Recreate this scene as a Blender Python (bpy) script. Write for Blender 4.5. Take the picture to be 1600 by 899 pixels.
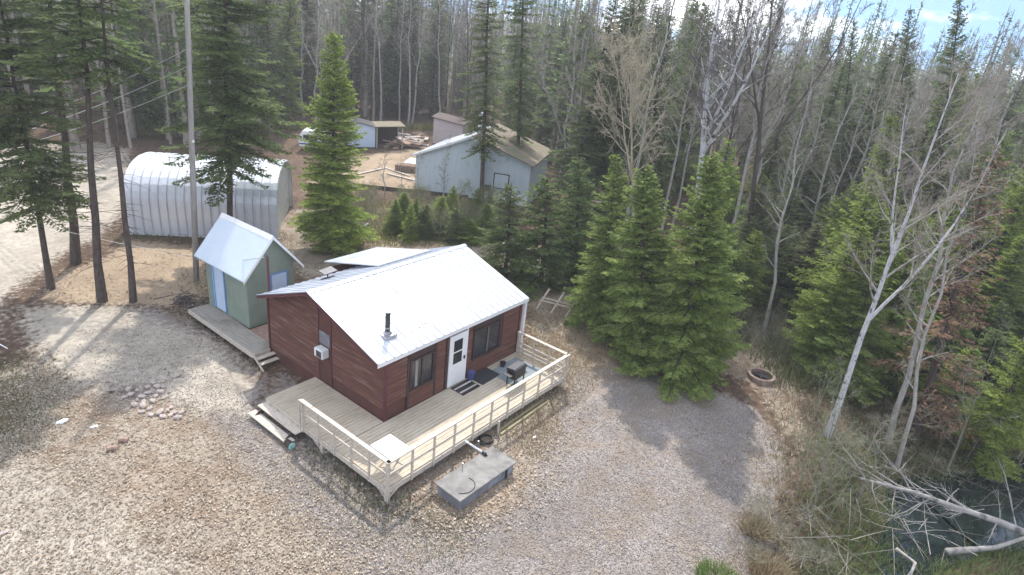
import bpy, math, random
import numpy as np
from mathutils import Vector, Matrix, noise as mnoise

for o in list(bpy.data.objects): bpy.data.objects.remove(o)
S = bpy.context.scene
COL = S.collection
rng = np.random.default_rng(7)
random.seed(7)

# ------------------------------------------------------------------ camera
CX, CY, CZ = -11.337, -12.872, 12.525
YAW, PIT, ROL, FPX = 53.676, -23.598, 6.355, 980.03
y_, p_, r_ = map(math.radians, (YAW, PIT, ROL))
CF = np.array([math.sin(y_)*math.cos(p_), math.cos(y_)*math.cos(p_), math.sin(p_)])
CR = np.array([math.cos(y_), -math.sin(y_), 0.0]); CU = np.cross(CR, CF)
CR, CU = CR*math.cos(r_)+CU*math.sin(r_), -CR*math.sin(r_)+CU*math.cos(r_)
CC = np.array([CX, CY, CZ])
cd = bpy.data.cameras.new('camera'); cam = bpy.data.objects.new('camera', cd); COL.objects.link(cam)
cam.matrix_world = Matrix(((CR[0], CU[0], -CF[0], CX), (CR[1], CU[1], -CF[1], CY), (CR[2], CU[2], -CF[2], CZ), (0, 0, 0, 1)))
cd.sensor_width = 36; cd.lens = 36*FPX/1600; cd.clip_start = .1; cd.clip_end = 3000
S.camera = cam

# ------------------------------------------------------------------ sky, sun, exposure
SUN_AZ, SUN_EL = 47.0, 51.0          # compass: +Y = 0, towards +X
W = bpy.data.worlds.new("World"); S.world = W; W.use_nodes = True
nt = W.node_tree; nt.nodes.clear()
def N(nt, t, **k):
    n = nt.nodes.new(t)
    for a, b in k.items(): setattr(n, a, b)
    return n
wo = N(nt, 'ShaderNodeOutputWorld'); bg = N(nt, 'ShaderNodeBackground'); bg.inputs[1].default_value = .15
sky = N(nt, 'ShaderNodeTexSky', sky_type='NISHITA', sun_disc=False, sun_elevation=math.radians(SUN_EL), sun_rotation=math.radians(SUN_AZ))
sky.air_density = 1.0; sky.dust_density = 1.0
tc = N(nt, 'ShaderNodeTexCoord')
sep = N(nt, 'ShaderNodeSeparateXYZ'); mxz = N(nt, 'ShaderNodeMath', operation='MAXIMUM'); mxz.inputs[1].default_value = .015
lift = N(nt, 'ShaderNodeMath', operation='MULTIPLY_ADD'); lift.inputs[1].default_value = .85; lift.inputs[2].default_value = .16
cmb = N(nt, 'ShaderNodeCombineXYZ')
L = nt.links.new
L(tc.outputs['Generated'], sep.inputs[0]); L(sep.outputs[2], mxz.inputs[0])
L(sep.outputs[0], cmb.inputs[0]); L(sep.outputs[1], cmb.inputs[1]); L(mxz.outputs[0], lift.inputs[0]); L(lift.outputs[0], cmb.inputs[2]); L(cmb.outputs[0], sky.inputs[0])
mp = N(nt, 'ShaderNodeMapping'); mp.inputs['Scale'].default_value = (1, 1, 2.2); mp.inputs['Location'].default_value = (.3, .1, .7); L(tc.outputs['Generated'], mp.inputs[0])
nz = N(nt, 'ShaderNodeTexNoise'); nz.inputs['Scale'].default_value = 4.2; nz.inputs['Detail'].default_value = 7; nz.inputs['Roughness'].default_value = .55
L(mp.outputs[0], nz.inputs[0])
cr = N(nt, 'ShaderNodeValToRGB'); cr.color_ramp.elements[0].position = .46; cr.color_ramp.elements[1].position = .58
L(nz.outputs[0], cr.inputs[0])
mix = N(nt, 'ShaderNodeMix', data_type='RGBA'); mix.inputs[7].default_value = (9.0, 9.2, 9.6, 1)
L(cr.outputs[0], mix.inputs[0]); dim = N(nt, 'ShaderNodeMix', data_type='RGBA', blend_type='MULTIPLY'); dim.inputs[0].default_value = 1; dim.inputs[7].default_value = (.30, .44, .60, 1); L(sky.outputs[0], dim.inputs[6]); L(dim.outputs[2], mix.inputs[6]); L(mix.outputs[2], bg.inputs[0]); L(bg.outputs[0], wo.inputs[0])

sl = bpy.data.lights.new('sun', 'SUN'); sun = bpy.data.objects.new('sun', sl); COL.objects.link(sun)
sl.energy = 2.5; sl.angle = math.radians(1.2); sl.color = (1.0, .955, .88)
sd = Vector((math.sin(math.radians(SUN_AZ))*math.cos(math.radians(SUN_EL)), math.cos(math.radians(SUN_AZ))*math.cos(math.radians(SUN_EL)), math.sin(math.radians(SUN_EL))))
sun.rotation_euler = sd.to_track_quat('Z', 'Y').to_euler(); sun.location = (0, 0, 60)
S.view_settings.view_transform = 'Standard'; S.view_settings.look = 'None'; S.view_settings.gamma = 1
S.view_settings.exposure = 1.18
S.render.engine = 'CYCLES'
S.cycles.max_bounces = 5; S.cycles.diffuse_bounces = 3; S.cycles.transparent_max_bounces = 4

# ------------------------------------------------------------------ pixel -> world helpers (measured on the 1600 px photograph)
def ray(px, py):
    d = CF+CR*(px-800)/FPX-CU*(py-449.5)/FPX
    return d
def bp(px, py, z=-.5):
    d = ray(px, py); t = (z-CZ)/d[2]; return CC+d*t
def pj(P):
    d = np.asarray(P, float)-CC; z = d@CF
    return 800+FPX*(d@CR)/z, 449.5-FPX*(d@CU)/z

# terrain: yard at -0.5, falling away to a wet hollow at the right
BK = [bp(1225, 560)[:2], bp(1228, 700)[:2], bp(1190, 930)[:2], bp(1100, 1400)[:2]]
BK = np.array([[26, -4.5], BK[0], BK[1], BK[2], BK[3]])
def bank(x, y):
    """distance to the right of (beyond) the bank line, vectorised"""
    x = np.asarray(x, float); y = np.asarray(y, float)
    best = np.full(x.shape, 1e9); side = np.zeros(x.shape)
    for a, b in zip(BK[:-1], BK[1:]):
        e = b-a; t = np.clip(((x-a[0])*e[0]+(y-a[1])*e[1])/(e@e), 0, 1)
        dx = x-a[0]-t*e[0]; dy = y-a[1]-t*e[1]; d = np.hypot(dx, dy)
        s = -(e[0]*dy-e[1]*dx)
        m = d < best; best = np.where(m, d, best); side = np.where(m, s, side)
    return np.where(side < 0, best, -best)
def sm(t): t = np.clip(t, 0, 1); return t*t*(3-2*t)
CREEK = np.array([bp(1250, 960, -2)[:2], bp(1370, 850, -2)[:2], bp(1460, 800, -2)[:2], bp(1600, 790, -2)[:2], bp(1800, 700, -2)[:2], bp(2100, 560, -2)[:2]])
def creek_d(x, y):
    best = np.full(np.shape(x), 1e9)
    for a, b in zip(CREEK[:-1], CREEK[1:]):
        e = b-a; t = np.clip(((x-a[0])*e[0]+(y-a[1])*e[1])/(e@e), 0, 1)
        best = np.minimum(best, np.hypot(x-a[0]-t*e[0], y-a[1]-t*e[1]))
    return best
sgn_bank = 1 if float(bank(30., -15.)) > 0 else -1
def vnoise(x, y, f, seed=0.0):
    x = np.asarray(x)*f+seed; y = np.asarray(y)*f-seed*1.7
    return (np.sin(x*1.3+np.sin(y*1.7+1.1)*1.2)+np.sin(y*1.9+np.sin(x*1.1+2.3)*1.4)+.5*np.sin(x*3.1+y*2.3)+.5*np.sin(x*2.2-y*3.7+1.0))/3
def gz(x, y):
    x = np.asarray(x, float); y = np.asarray(y, float)
    b = bank(x, y)*sgn_bank
    z = -.5-1.25*sm(b/5.5)+.03*vnoise(x, y, .8)+.05*vnoise(x, y, .25, 3)
    far = sm((np.hypot(x, y)-45)/120)
    z = z+.5*far*vnoise(x, y, .03, 9)+sm(b/4)*.12*vnoise(x, y, 1.1, 5)
    z = z-.60*sm((2.5-creek_d(x, y))/1.6)
    # flat pad under the cabin
    inside = (x > -3.2) & (x < 8.2) & (y > -3.8) & (y < 9)
    z = np.where(inside, np.minimum(z, -.5), z)
    return z
def gp(px, py):
    """where the ray through a photo pixel meets the terrain"""
    z = -.5
    for _ in range(30):
        P = bp(px, py, z); z = .5*z+.5*float(gz(P[0], P[1]))
    return np.array([P[0], P[1], float(gz(P[0], P[1]))])

# ------------------------------------------------------------------ tagging
def tag(o, label=None, cat=None, group=None, kind=None):
    if label: o['label'] = label
    if cat: o['category'] = cat
    if group: o['group'] = group
    if kind: o['kind'] = kind
    return o
def empty(name, loc, label, cat, group=None, rz=0):
    o = bpy.data.objects.new(name, None); COL.objects.link(o); o.location = loc; o.rotation_euler = (0, 0, rz)
    o.empty_display_size = .2
    return tag(o, label, cat, group)
def copy_tree(o, parent=None):
    c = o.copy(); COL.objects.link(c); c.parent = parent
    for ch in o.children: copy_tree(ch, c)
    return c

# ------------------------------------------------------------------ mesh helpers
def arr_mesh(name, V, F, mat=None, rnd=None, cols=None, smooth=False):
    """V (n,3); F (m,k) constant polygon size"""
    V = np.asarray(V, np.float32); F = np.asarray(F, np.int32)
    me = bpy.data.meshes.new(name); k = F.shape[1]
    me.vertices.add(len(V)); me.vertices.foreach_set('co', V.ravel())
    me.loops.add(F.size); me.loops.foreach_set('vertex_index', F.ravel())
    me.polygons.add(len(F)); me.polygons.foreach_set('loop_start', np.arange(0, F.size, k, dtype=np.int32))
    me.update(calc_edges=True)
    if rnd is not None:
        a = me.attributes.new('rnd', 'FLOAT', 'FACE'); a.data.foreach_set('value', np.asarray(rnd, np.float32))
    if cols is not None:
        a = me.attributes.new('zone', 'FLOAT_COLOR', 'POINT'); a.data.foreach_set('color', np.asarray(cols, np.float32).ravel())
    if smooth: me.polygons.foreach_set('use_smooth', np.ones(len(F), bool))
    if mat: me.materials.append(mat)
    return me
def link(name, me, parent=None, loc=None):
    o = bpy.data.objects.new(name, me); COL.objects.link(o)
    if parent: o.parent = parent
    if loc is not None: o.location = loc
    return o
class MB:
    def __init__(s, org=(0, 0, 0)): s.v = []; s.f = []; s.org = org
    def add(s, vs, fs):
        n = len(s.v); s.v += [tuple(v) for v in vs]; s.f += [tuple(i+n for i in f) for f in fs]; return s
    def box(s, x0, x1, y0, y1, z0, z1):
        v = [(x, y, z) for z in (z0, z1) for y in (y0, y1) for x in (x0, x1)]
        return s.add(v, [(0, 2, 3, 1), (4, 5, 7, 6), (0, 1, 5, 4), (2, 6, 7, 3), (0, 4, 6, 2), (1, 3, 7, 5)])
    def beam(s, a, b, w, h, up=(0, 0, 1)):
        a, b = Vector(a), Vector(b); t = (b-a).normalized(); u = Vector(up)
        if abs(t.dot(u)) > .98: u = Vector((0, 1, 0))
        sdv = t.cross(u).normalized()*w/2; uu = sdv.normalized().cross(t)*h/2
        v = [a-sdv-uu, a+sdv-uu, a+sdv+uu, a-sdv+uu, b-sdv-uu, b+sdv-uu, b+sdv+uu, b-sdv+uu]
        return s.add(v, [(0, 1, 2, 3), (7, 6, 5, 4), (0, 4, 5, 1), (1, 5, 6, 2), (2, 6, 7, 3), (3, 7, 4, 0)])
    def tube(s, pts, rs, n=8, cap=True):
        pts = [Vector(p) for p in pts]
        if not isinstance(rs, (list, tuple)): rs = [rs]*len(pts)
        base = len(s.v)
        for i, p in enumerate(pts):
            t = (pts[min(i+1, len(pts)-1)]-pts[max(i-1, 0)]).normalized()
            ref = Vector((0, 0, 1)) if abs(t.z) < .9 else Vector((1, 0, 0))
            u = t.cross(ref).normalized(); v = t.cross(u)
            s.v += [tuple(p+(u*math.cos(2*math.pi*k/n)+v*math.sin(2*math.pi*k/n))*rs[i]) for k in range(n)]
        for i in range(len(pts)-1):
            for k in range(n):
                a = base+i*n+k; b = base+i*n+(k+1) % n
                s.f.append((a, b, b+n, a+n))
        if cap:
            s.f.append(tuple(base+k for k in range(n))[::-1]); s.f.append(tuple(base+(len(pts)-1)*n+k for k in range(n)))
        return s
    def prism(s, poly, y0, y1, axis='y'):
        n = len(poly)
        if axis == 'y': v = [(a, y0, b) for a, b in poly]+[(a, y1, b) for a, b in poly]
        elif axis == 'x': v = [(y0, a, b) for a, b in poly]+[(y1, a, b) for a, b in poly]
        else: v = [(a, b, y0) for a, b in poly]+[(a, b, y1) for a, b in poly]
        return s.add(v, [tuple(range(n))[::-1], tuple(range(n, 2*n))]+[(i, (i+1) % n, n+(i+1) % n, n+i) for i in range(n)])
    def build(s, name, mat, parent=None, smooth=False, kind=None, label=None, bevel=0):
        me = bpy.data.meshes.new(name)
        me.from_pydata([(x-s.org[0], y-s.org[1], z-s.org[2]) for x, y, z in s.v], [], s.f)
        import bmesh
        bm = bmesh.new(); bm.from_mesh(me); bmesh.ops.recalc_face_normals(bm, faces=bm.faces)
        if bevel: bmesh.ops.bevel(bm, geom=list(bm.edges), offset=bevel, segments=1, affect='EDGES')
        bm.to_mesh(me); bm.free()
        if smooth: me.polygons.foreach_set('use_smooth', np.ones(len(me.polygons), bool))
        me.materials.append(mat)
        o = link(name, me, parent)
        if kind: o['kind'] = kind
        if label: o['label'] = label
        return o

# ------------------------------------------------------------------ materials
def mat(name, c1, c2=None, rough=.8, metal=0, scale=3.0, stretch=(1, 1, 1), bump=.0, bscale=None, detail=6, ramp=(.35, .65), c3=None, scale3=1.0, amt3=(.55, .7), spec=.3, coord='Object', stretch3=None):
    m = bpy.data.materials.new(name); m.use_nodes = True; t = m.node_tree; b = t.nodes['Principled BSDF']
    b.inputs['Roughness'].default_value = rough; b.inputs['Metallic'].default_value = metal; b.inputs['Specular IOR Level'].default_value = spec
    if c2 is None: c2 = tuple(c*.8 for c in c1)
    tc = N(t, 'ShaderNodeTexCoord'); mp = N(t, 'ShaderNodeMapping'); mp.inputs['Scale'].default_value = stretch
    t.links.new(tc.outputs[coord], mp.inputs[0])
    nz = N(t, 'ShaderNodeTexNoise'); nz.inputs['Scale'].default_value = scale; nz.inputs['Detail'].default_value = detail; nz.inputs['Roughness'].default_value = .65
    t.links.new(mp.outputs[0], nz.inputs[0])
    r = N(t, 'ShaderNodeValToRGB'); r.color_ramp.elements[0].position, r.color_ramp.elements[1].position = ramp
    r.color_ramp.elements[0].color = (*c1, 1); r.color_ramp.elements[1].color = (*c2, 1)
    t.links.new(nz.outputs[0], r.inputs[0]); out = r.outputs[0]
    if c3 is not None:
        n3 = N(t, 'ShaderNodeTexNoise'); n3.inputs['Scale'].default_value = scale3; n3.inputs['Detail'].default_value = 5
        m3 = N(t, 'ShaderNodeMapping'); m3.inputs['Scale'].default_value = stretch3 or (1, 1, 1); t.links.new(tc.outputs[coord], m3.inputs[0]); t.links.new(m3.outputs[0], n3.inputs[0])
        r3 = N(t, 'ShaderNodeMapRange'); r3.inputs[1].default_value, r3.inputs[2].default_value = amt3; t.links.new(n3.outputs[0], r3.inputs[0])
        mx = N(t, 'ShaderNodeMix', data_type='RGBA'); mx.inputs[7].default_value = (*c3, 1)
        t.links.new(r3.outputs[0], mx.inputs[0]); t.links.new(out, mx.inputs[6]); out = mx.outputs[2]
    t.links.new(out, b.inputs['Base Color'])
    if bump:
        nb = N(t, 'ShaderNodeTexNoise'); nb.inputs['Scale'].default_value = bscale or scale*3; nb.inputs['Detail'].default_value = 4
        t.links.new(mp.outputs[0], nb.inputs[0])
        bu = N(t, 'ShaderNodeBump'); bu.inputs['Strength'].default_value = bump; bu.inputs['Distance'].default_value = .03
        t.links.new(nb.outputs[0], bu.inputs['Height']); t.links.new(bu.outputs[0], b.inputs['Normal'])
    return m
def leaf_mat(name, a, b, trans=.3, objvar=.35, tint=None):
    m = bpy.data.materials.new(name); m.use_nodes = True; t = m.node_tree; t.nodes.clear()
    o = N(t, 'ShaderNodeOutputMaterial'); at = N(t, 'ShaderNodeAttribute', attribute_name='rnd')
    r = N(t, 'ShaderNodeValToRGB'); r.color_ramp.elements[0].color = (*a, 1); r.color_ramp.elements[1].color = (*b, 1)
    t.links.new(at.outputs['Fac'], r.inputs[0])
    oi = N(t, 'ShaderNodeObjectInfo'); mx = N(t, 'ShaderNodeMix', data_type='RGBA'); mx.inputs[7].default_value = (*(tint or (a[0]*1.6, a[1]*1.1, a[2]*.8)), 1)
    mu = N(t, 'ShaderNodeMath', operation='MULTIPLY'); mu.inputs[1].default_value = objvar; t.links.new(oi.outputs['Random'], mu.inputs[0])
    t.links.new(mu.outputs[0], mx.inputs[0]); t.links.new(r.outputs[0], mx.inputs[6])
    d = N(t, 'ShaderNodeBsdfPrincipled'); d.inputs['Roughness'].default_value = .6; d.inputs['Specular IOR Level'].default_value = .12
    tr = N(t, 'ShaderNodeBsdfTranslucent'); ms = N(t, 'ShaderNodeMixShader'); ms.inputs[0].default_value = trans
    t.links.new(mx.outputs[2], d.inputs['Base Color']); t.links.new(mx.outputs[2], tr.inputs[0])
    t.links.new(d.outputs[0], ms.inputs[1]); t.links.new(tr.outputs[0], ms.inputs[2]); t.links.new(ms.outputs[0], o.inputs[0])
    return m
M = {}
M['siding'] = mat('red_stained_siding', (.155, .068, .048), (.088, .040, .031), .8, scale=1.6, stretch=(.45, .45, 6.5), bump=.25, c3=(.25, .165, .135), scale3=2.0, amt3=(.54, .80), stretch3=(.5, .5, 9))
M['skirt'] = mat('red_painted_board', (.125, .052, .041), (.085, .038, .031), .7, scale=1.5, bump=.1)
M['trimred'] = mat('dark_red_trim', (.12, .04, .045), (.09, .03, .035), .7, scale=3)
M['trimdark'] = mat('dark_brown_trim', (.075, .045, .04), (.045, .03, .03), .7, scale=4)
M['roof'] = mat('white_metal_roofing', (.60, .62, .66), (.52, .55, .61), .32, .15, scale=.8, bump=.03, c3=(.34, .38, .46), scale3=.55, amt3=(.5, .75), spec=.5)
M['roofwhite'] = mat('pale_blue_roofing', (.60, .68, .76), (.55, .63, .72), .45, 0, scale=1.2, bump=.03, c3=(.5, .5, .5), scale3=2.5, amt3=(.66, .85))
M['galv'] = mat('galvanised_steel', (.72, .74, .78), (.60, .63, .69), .32, .2, scale=1.4, bump=.03, c3=(.36, .36, .38), scale3=1.1, amt3=(.6, .8), spec=.5)
M['white'] = mat('white_paint', (.78, .79, .80), (.70, .71, .72), .45, scale=2)
M['whitewood'] = mat('weathered_white_wood', (.60, .55, .47), (.42, .36, .30), .75, scale=6, stretch=(3, 3, 3), bump=.15, c3=(.30, .24, .21), scale3=7, amt3=(.58, .75))
M['deck'] = mat('weathered_deck_boards', (.54, .47, .37), (.37, .31, .235), .85, scale=3, stretch=(.8, 9, 1), bump=.2, c3=(.50, .44, .35), scale3=1.3, amt3=(.5, .72))
M['deck2'] = mat('weathered_side_deck', (.34, .32, .28), (.24, .22, .20), .85, scale=3, stretch=(9, .8, 1), bump=.2, c3=(.16, .14, .12), scale3=1.6, amt3=(.55, .8))
M['darkwood'] = mat('dark_timber', (.07, .05, .04), (.04, .03, .025), .85, scale=5)
M['timber'] = mat('greenish_treated_timber', (.33, .29, .17), (.24, .20, .12), .8, scale=4, stretch=(1, 5, 5))
M['glass'] = mat('dark_window_glass', (.02, .022, .028), (.03, .03, .035), .12, scale=1, spec=.6)
M['curtain'] = mat('pale_curtain', (.35, .33, .30), (.22, .21, .2), .9, scale=12, stretch=(6, 1, 1))
M['green'] = mat('sage_green_paint', (.24, .29, .235), (.20, .25, .20), .8, scale=1.6, bump=.06)
M['bluewhite'] = mat('pale_blue_door', (.50, .60, .74), (.44, .54, .68), .5, scale=2)
M['bluetrim'] = mat('blue_door_frame', (.16, .30, .52), (.12, .24, .44), .5, scale=2)
M['houseblue'] = mat('pale_blue_cladding', (.55, .63, .68), (.48, .56, .61), .6, scale=1.2, stretch=(6, 6, .5), bump=.03, c3=(.30, .36, .38), scale3=1.4, amt3=(.6, .85))
M['beige'] = mat('beige_lap_siding', (.46, .46, .42), (.38, .38, .35), .7, scale=2, c3=(.27, .27, .25), scale3=2, amt3=(.6, .85))
M['mossroof'] = mat('mossy_brown_roof', (.24, .20, .15), (.16, .13, .10), .9, scale=3, bump=.25, c3=(.14, .16, .07), scale3=1.2, amt3=(.52, .7))
M['brownroof'] = mat('brown_shingles', (.17, .145, .14), (.12, .10, .095), .9, scale=4, bump=.2)
M['pinkwall'] = mat('pale_lilac_wall', (.52, .47, .48), (.46, .41, .42), .7, scale=2)
M['concrete'] = mat('weathered_concrete', (.26, .25, .235), (.17, .16, .15), .9, scale=2.5, bump=.25, c3=(.10, .095, .09), scale3=1.8, amt3=(.52, .75))
M['concside'] = mat('shade_tinted_tank_side', (.215, .215, .235), (.14, .14, .155), .85, scale=2, bump=.15, c3=(.28, .33, .38), scale3=1.5, amt3=(.55, .7))  # tank concrete with the bluish shade of its sides put into the colour
M['black'] = mat('black_plastic', (.018, .018, .02), (.03, .03, .03), .5, scale=3)
M['blackmat'] = mat('charcoal_mat', (.035, .035, .04), (.05, .05, .055), .95, scale=20)
M['steel'] = mat('dark_flue_steel', (.10, .10, .11), (.07, .07, .075), .4, .7, scale=3)
M['steellt'] = mat('bright_flue_steel', (.5, .5, .52), (.36, .36, .38), .35, .8, scale=3)
M['rust'] = mat('rusty_steel_ring', (.32, .25, .21), (.17, .11, .085), .75, .2, scale=6, bump=.2)
M['ash'] = mat('black_ash', (.03, .03, .03), (.07, .065, .06), .95, scale=9)
M['rug'] = mat('grey_outdoor_rug', (.25, .29, .30), (.19, .22, .24), .95, scale=3)
M['teal'] = mat('pale_teal_plastic', (.35, .62, .58), (.28, .5, .48), .45, scale=3)
M['rock'] = mat('pale_pinkish_rock', (.52, .44, .40), (.34, .28, .26), .9, scale=7, bump=.3)
M['barkdark'] = mat('dark_spruce_bark', (.115, .09, .075), (.055, .042, .036), .95, scale=5, stretch=(3, 3, .7), bump=.5, bscale=14)
M['barkgrey'] = mat('grey_aspen_bark', (.42, .40, .37), (.26, .245, .225), .9, scale=3.5, stretch=(2, 2, 1), bump=.25, c3=(.05, .045, .04), scale3=2.6, amt3=(.60, .70))
M['barkwhite'] = mat('white_birch_bark', (.58, .58, .58), (.40, .40, .42), .85, scale=3.5, stretch=(2, 2, 1.5), bump=.25, c3=(.06, .05, .05), scale3=3.2, amt3=(.57, .66))
M['twig'] = mat('grey_brown_twigs', (.36, .32, .28), (.25, .215, .185), .9, scale=3)
M['twigtan'] = mat('tan_twigs', (.46, .41, .31), (.34, .29, .21), .9, scale=3)
M['twigpale'] = mat('pale_olive_twigs', (.24, .24, .18), (.14, .14, .10), .9, scale=3)
M['twigdark'] = mat('dark_twigs', (.12, .10, .10), (.08, .065, .065), .9, scale=3)
M['pole'] = mat('grey_utility_pole', (.40, .38, .35), (.28, .26, .24), .9, scale=3, stretch=(6, 6, .5), bump=.2)
M['wire'] = mat('pale_wire', (.55, .55, .52), (.5, .5, .48), .5, scale=3)
M['log'] = mat('pale_dead_log', (.40, .38, .35), (.28, .26, .25), .9, scale=4, bump=.3, c3=(.10, .09, .085), scale3=3, amt3=(.58, .72))
M['board'] = mat('pale_scrap_board', (.55, .50, .46), (.38, .33, .30), .85, scale=3)
M['firewood'] = mat('split_firewood', (.36, .25, .19), (.22, .15, .12), .9, scale=6)
M['tarp'] = mat('white_tarp', (.72, .74, .78), (.6, .62, .68), .6, scale=2)
M['lf_hero'] = leaf_mat('fir_needles', (.12, .19, .045), (.40, .49, .155), .5, .1)
M['lf_dark'] = leaf_mat('dark_spruce_needles', (.085, .135, .042), (.24, .32, .115), .5, .5, (.19, .20, .10))
M['lf_lime'] = leaf_mat('sunny_spruce_needles', (.14, .21, .04), (.37, .46, .12), .5, .2)
M['lf_sun'] = leaf_mat('bright_yellow_green_needles', (.17, .25, .04), (.46, .55, .14), .5, .0)
M['lf_olive'] = leaf_mat('olive_needles', (.08, .10, .045), (.20, .22, .10), .36, .4, (.13, .12, .07))
M['lf_brown'] = leaf_mat('dead_brown_needles', (.14, .09, .06), (.29, .19, .13), .2, .2)
M['lf_red'] = leaf_mat('rust_red_needles', (.24, .04, .02), (.42, .09, .05), .2, .1)
M['lf_shrub'] = leaf_mat('yellow_green_shrub_leaves', (.14, .15, .05), (.30, .30, .11), .3, .3)
M['lf_grass'] = leaf_mat('dry_grass_blades', (.25, .20, .12), (.45, .38, .25), .2, .2)
M['lf_green'] = leaf_mat('bright_green_bush', (.10, .17, .04), (.25, .33, .10), .3, .2)
M['litter'] = leaf_mat('fallen_leaf_litter', (.16, .12, .085), (.48, .41, .33), .1, 0)
M['gravel'] = leaf_mat('gravel_stones', (.19, .17, .16), (.345, .315, .30), 0, 0)
M['cloth'] = mat('blue_cloth', (.08, .09, .25), (.05, .06, .17), .9, scale=4)

# ground material: zones come as a colour attribute (R gravel, G pale dirt, B leaf litter, A orange litter)
def ground_mat():
    m = bpy.data.materials.new('ground'); m.use_nodes = True; t = m.node_tree; b = t.nodes['Principled BSDF']; b.inputs['Roughness'].default_value = .95; b.inputs['Specular IOR Level'].default_value = .1
    l = t.links.new
    tc = N(t, 'ShaderNodeTexCoord'); at = N(t, 'ShaderNodeAttribute', attribute_name='zone'); sp = N(t, 'ShaderNodeSeparateColor'); l(at.outputs['Color'], sp.inputs[0])
    def noise(s, d=6, r=.6):
        n = N(t, 'ShaderNodeTexNoise'); n.inputs['Scale'].default_value = s; n.inputs['Detail'].default_value = d; n.inputs['Roughness'].default_value = r; l(tc.outputs['Object'], n.inputs[0]); return n
    def ramp(src, *st):
        r = N(t, 'ShaderNodeValToRGB'); e = r.color_ramp.elements
        while len(e) < len(st): e.new(.5)
        for q, (p, c) in zip(e, st): q.position = p; q.color = (*c, 1)
        l(src, r.inputs[0]); return r.outputs[0]
    fine = noise(22, 4, .75); med = noise(4, 6, .7); big = noise(.5, 5, .6)
    vor = N(t, 'ShaderNodeTexVoronoi'); vor.inputs['Scale'].default_value = 24; l(tc.outputs['Object'], vor.inputs[0])
    vs = N(t, 'ShaderNodeSeparateColor'); l(vor.outputs['Color'], vs.inputs[0])
    gravel = ramp(vs.outputs[0], (0, (.20, .18, .168)), (.5, (.27, .245, .232)), (1, (.35, .32, .305)))
    pat = noise(1.1, 6, .7); gf = ramp(pat.outputs[0], (.45, (0, 0, 0)), (.66, (.75, .75, .75))); gm = N(t, 'ShaderNodeMix', data_type='RGBA'); l(gf, gm.inputs[0]); l(gravel, gm.inputs[6]); gm.inputs[7].default_value = (.25, .195, .145, 1); gravel = gm.outputs[2]
    dirt = ramp(med.outputs[0], (.3, (.35, .315, .265)), (.7, (.50, .455, .39)))
    floor = ramp(med.outputs[0], (.3, (.075, .052, .038)), (.5, (.13, .09, .065)), (.7, (.21, .155, .11)))
    litter = ramp(fine.outputs[0], (.32, (.22, .18, .14)), (.5, (.36, .315, .26)), (.68, (.50, .45, .385)))
    lf = ramp(pat.outputs[0], (.42, (0, 0, 0)), (.60, (.8, .8, .8))); lm_ = N(t, 'ShaderNodeMix', data_type='RGBA'); l(lf, lm_.inputs[0]); l(litter, lm_.inputs[6]); lm_.inputs[7].default_value = (.23, .165, .115, 1); litter = lm_.outputs[2]
    orange = ramp(fine.outputs[0], (.3, (.27, .20, .14)), (.7, (.46, .37, .27)))
    def mx(fac, a, bcol):
        # sharpen the mask edge with noise
        ad = N(t, 'ShaderNodeMath', operation='ADD'); l(fac, ad.inputs[0]); mm = N(t, 'ShaderNodeMath', operation='MULTIPLY_ADD'); l(med.outputs[0], mm.inputs[0]); mm.inputs[1].default_value = 1.3; mm.inputs[2].default_value = -.65; l(mm.outputs[0], ad.inputs[1])
        r = N(t, 'ShaderNodeMapRange'); r.inputs[1].default_value = .36; r.inputs[2].default_value = .64; l(ad.outputs[0], r.inputs[0])
        m_ = N(t, 'ShaderNodeMix', data_type='RGBA'); l(r.outputs[0], m_.inputs[0]); l(a, m_.inputs[6]); l(bcol, m_.inputs[7]); return m_.outputs[2]
    c = mx(sp.outputs[2], floor, litter); c = mx(at.outputs['Alpha'], c, orange); c = mx(sp.outputs[0], c, gravel); c = mx(sp.outputs[1], c, dirt)
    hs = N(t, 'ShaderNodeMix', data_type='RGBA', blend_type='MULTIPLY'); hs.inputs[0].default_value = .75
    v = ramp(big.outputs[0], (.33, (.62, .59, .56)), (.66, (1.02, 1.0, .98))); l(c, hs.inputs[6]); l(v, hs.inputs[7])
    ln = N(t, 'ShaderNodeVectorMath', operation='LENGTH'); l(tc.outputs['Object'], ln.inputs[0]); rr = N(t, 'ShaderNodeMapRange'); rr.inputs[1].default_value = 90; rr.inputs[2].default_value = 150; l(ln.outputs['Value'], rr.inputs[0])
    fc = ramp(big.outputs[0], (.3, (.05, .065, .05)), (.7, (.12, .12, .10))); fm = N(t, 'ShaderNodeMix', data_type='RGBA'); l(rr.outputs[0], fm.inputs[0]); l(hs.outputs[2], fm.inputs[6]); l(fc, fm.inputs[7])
    l(fm.outputs[2], b.inputs['Base Color'])
    bu = N(t, 'ShaderNodeBump'); bu.inputs['Strength'].default_value = .6; bu.inputs['Distance'].default_value = .04; l(fine.outputs[0], bu.inputs['Height']); l(bu.outputs[0], b.inputs['Normal'])
    return m
M['ground'] = ground_mat()

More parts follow.
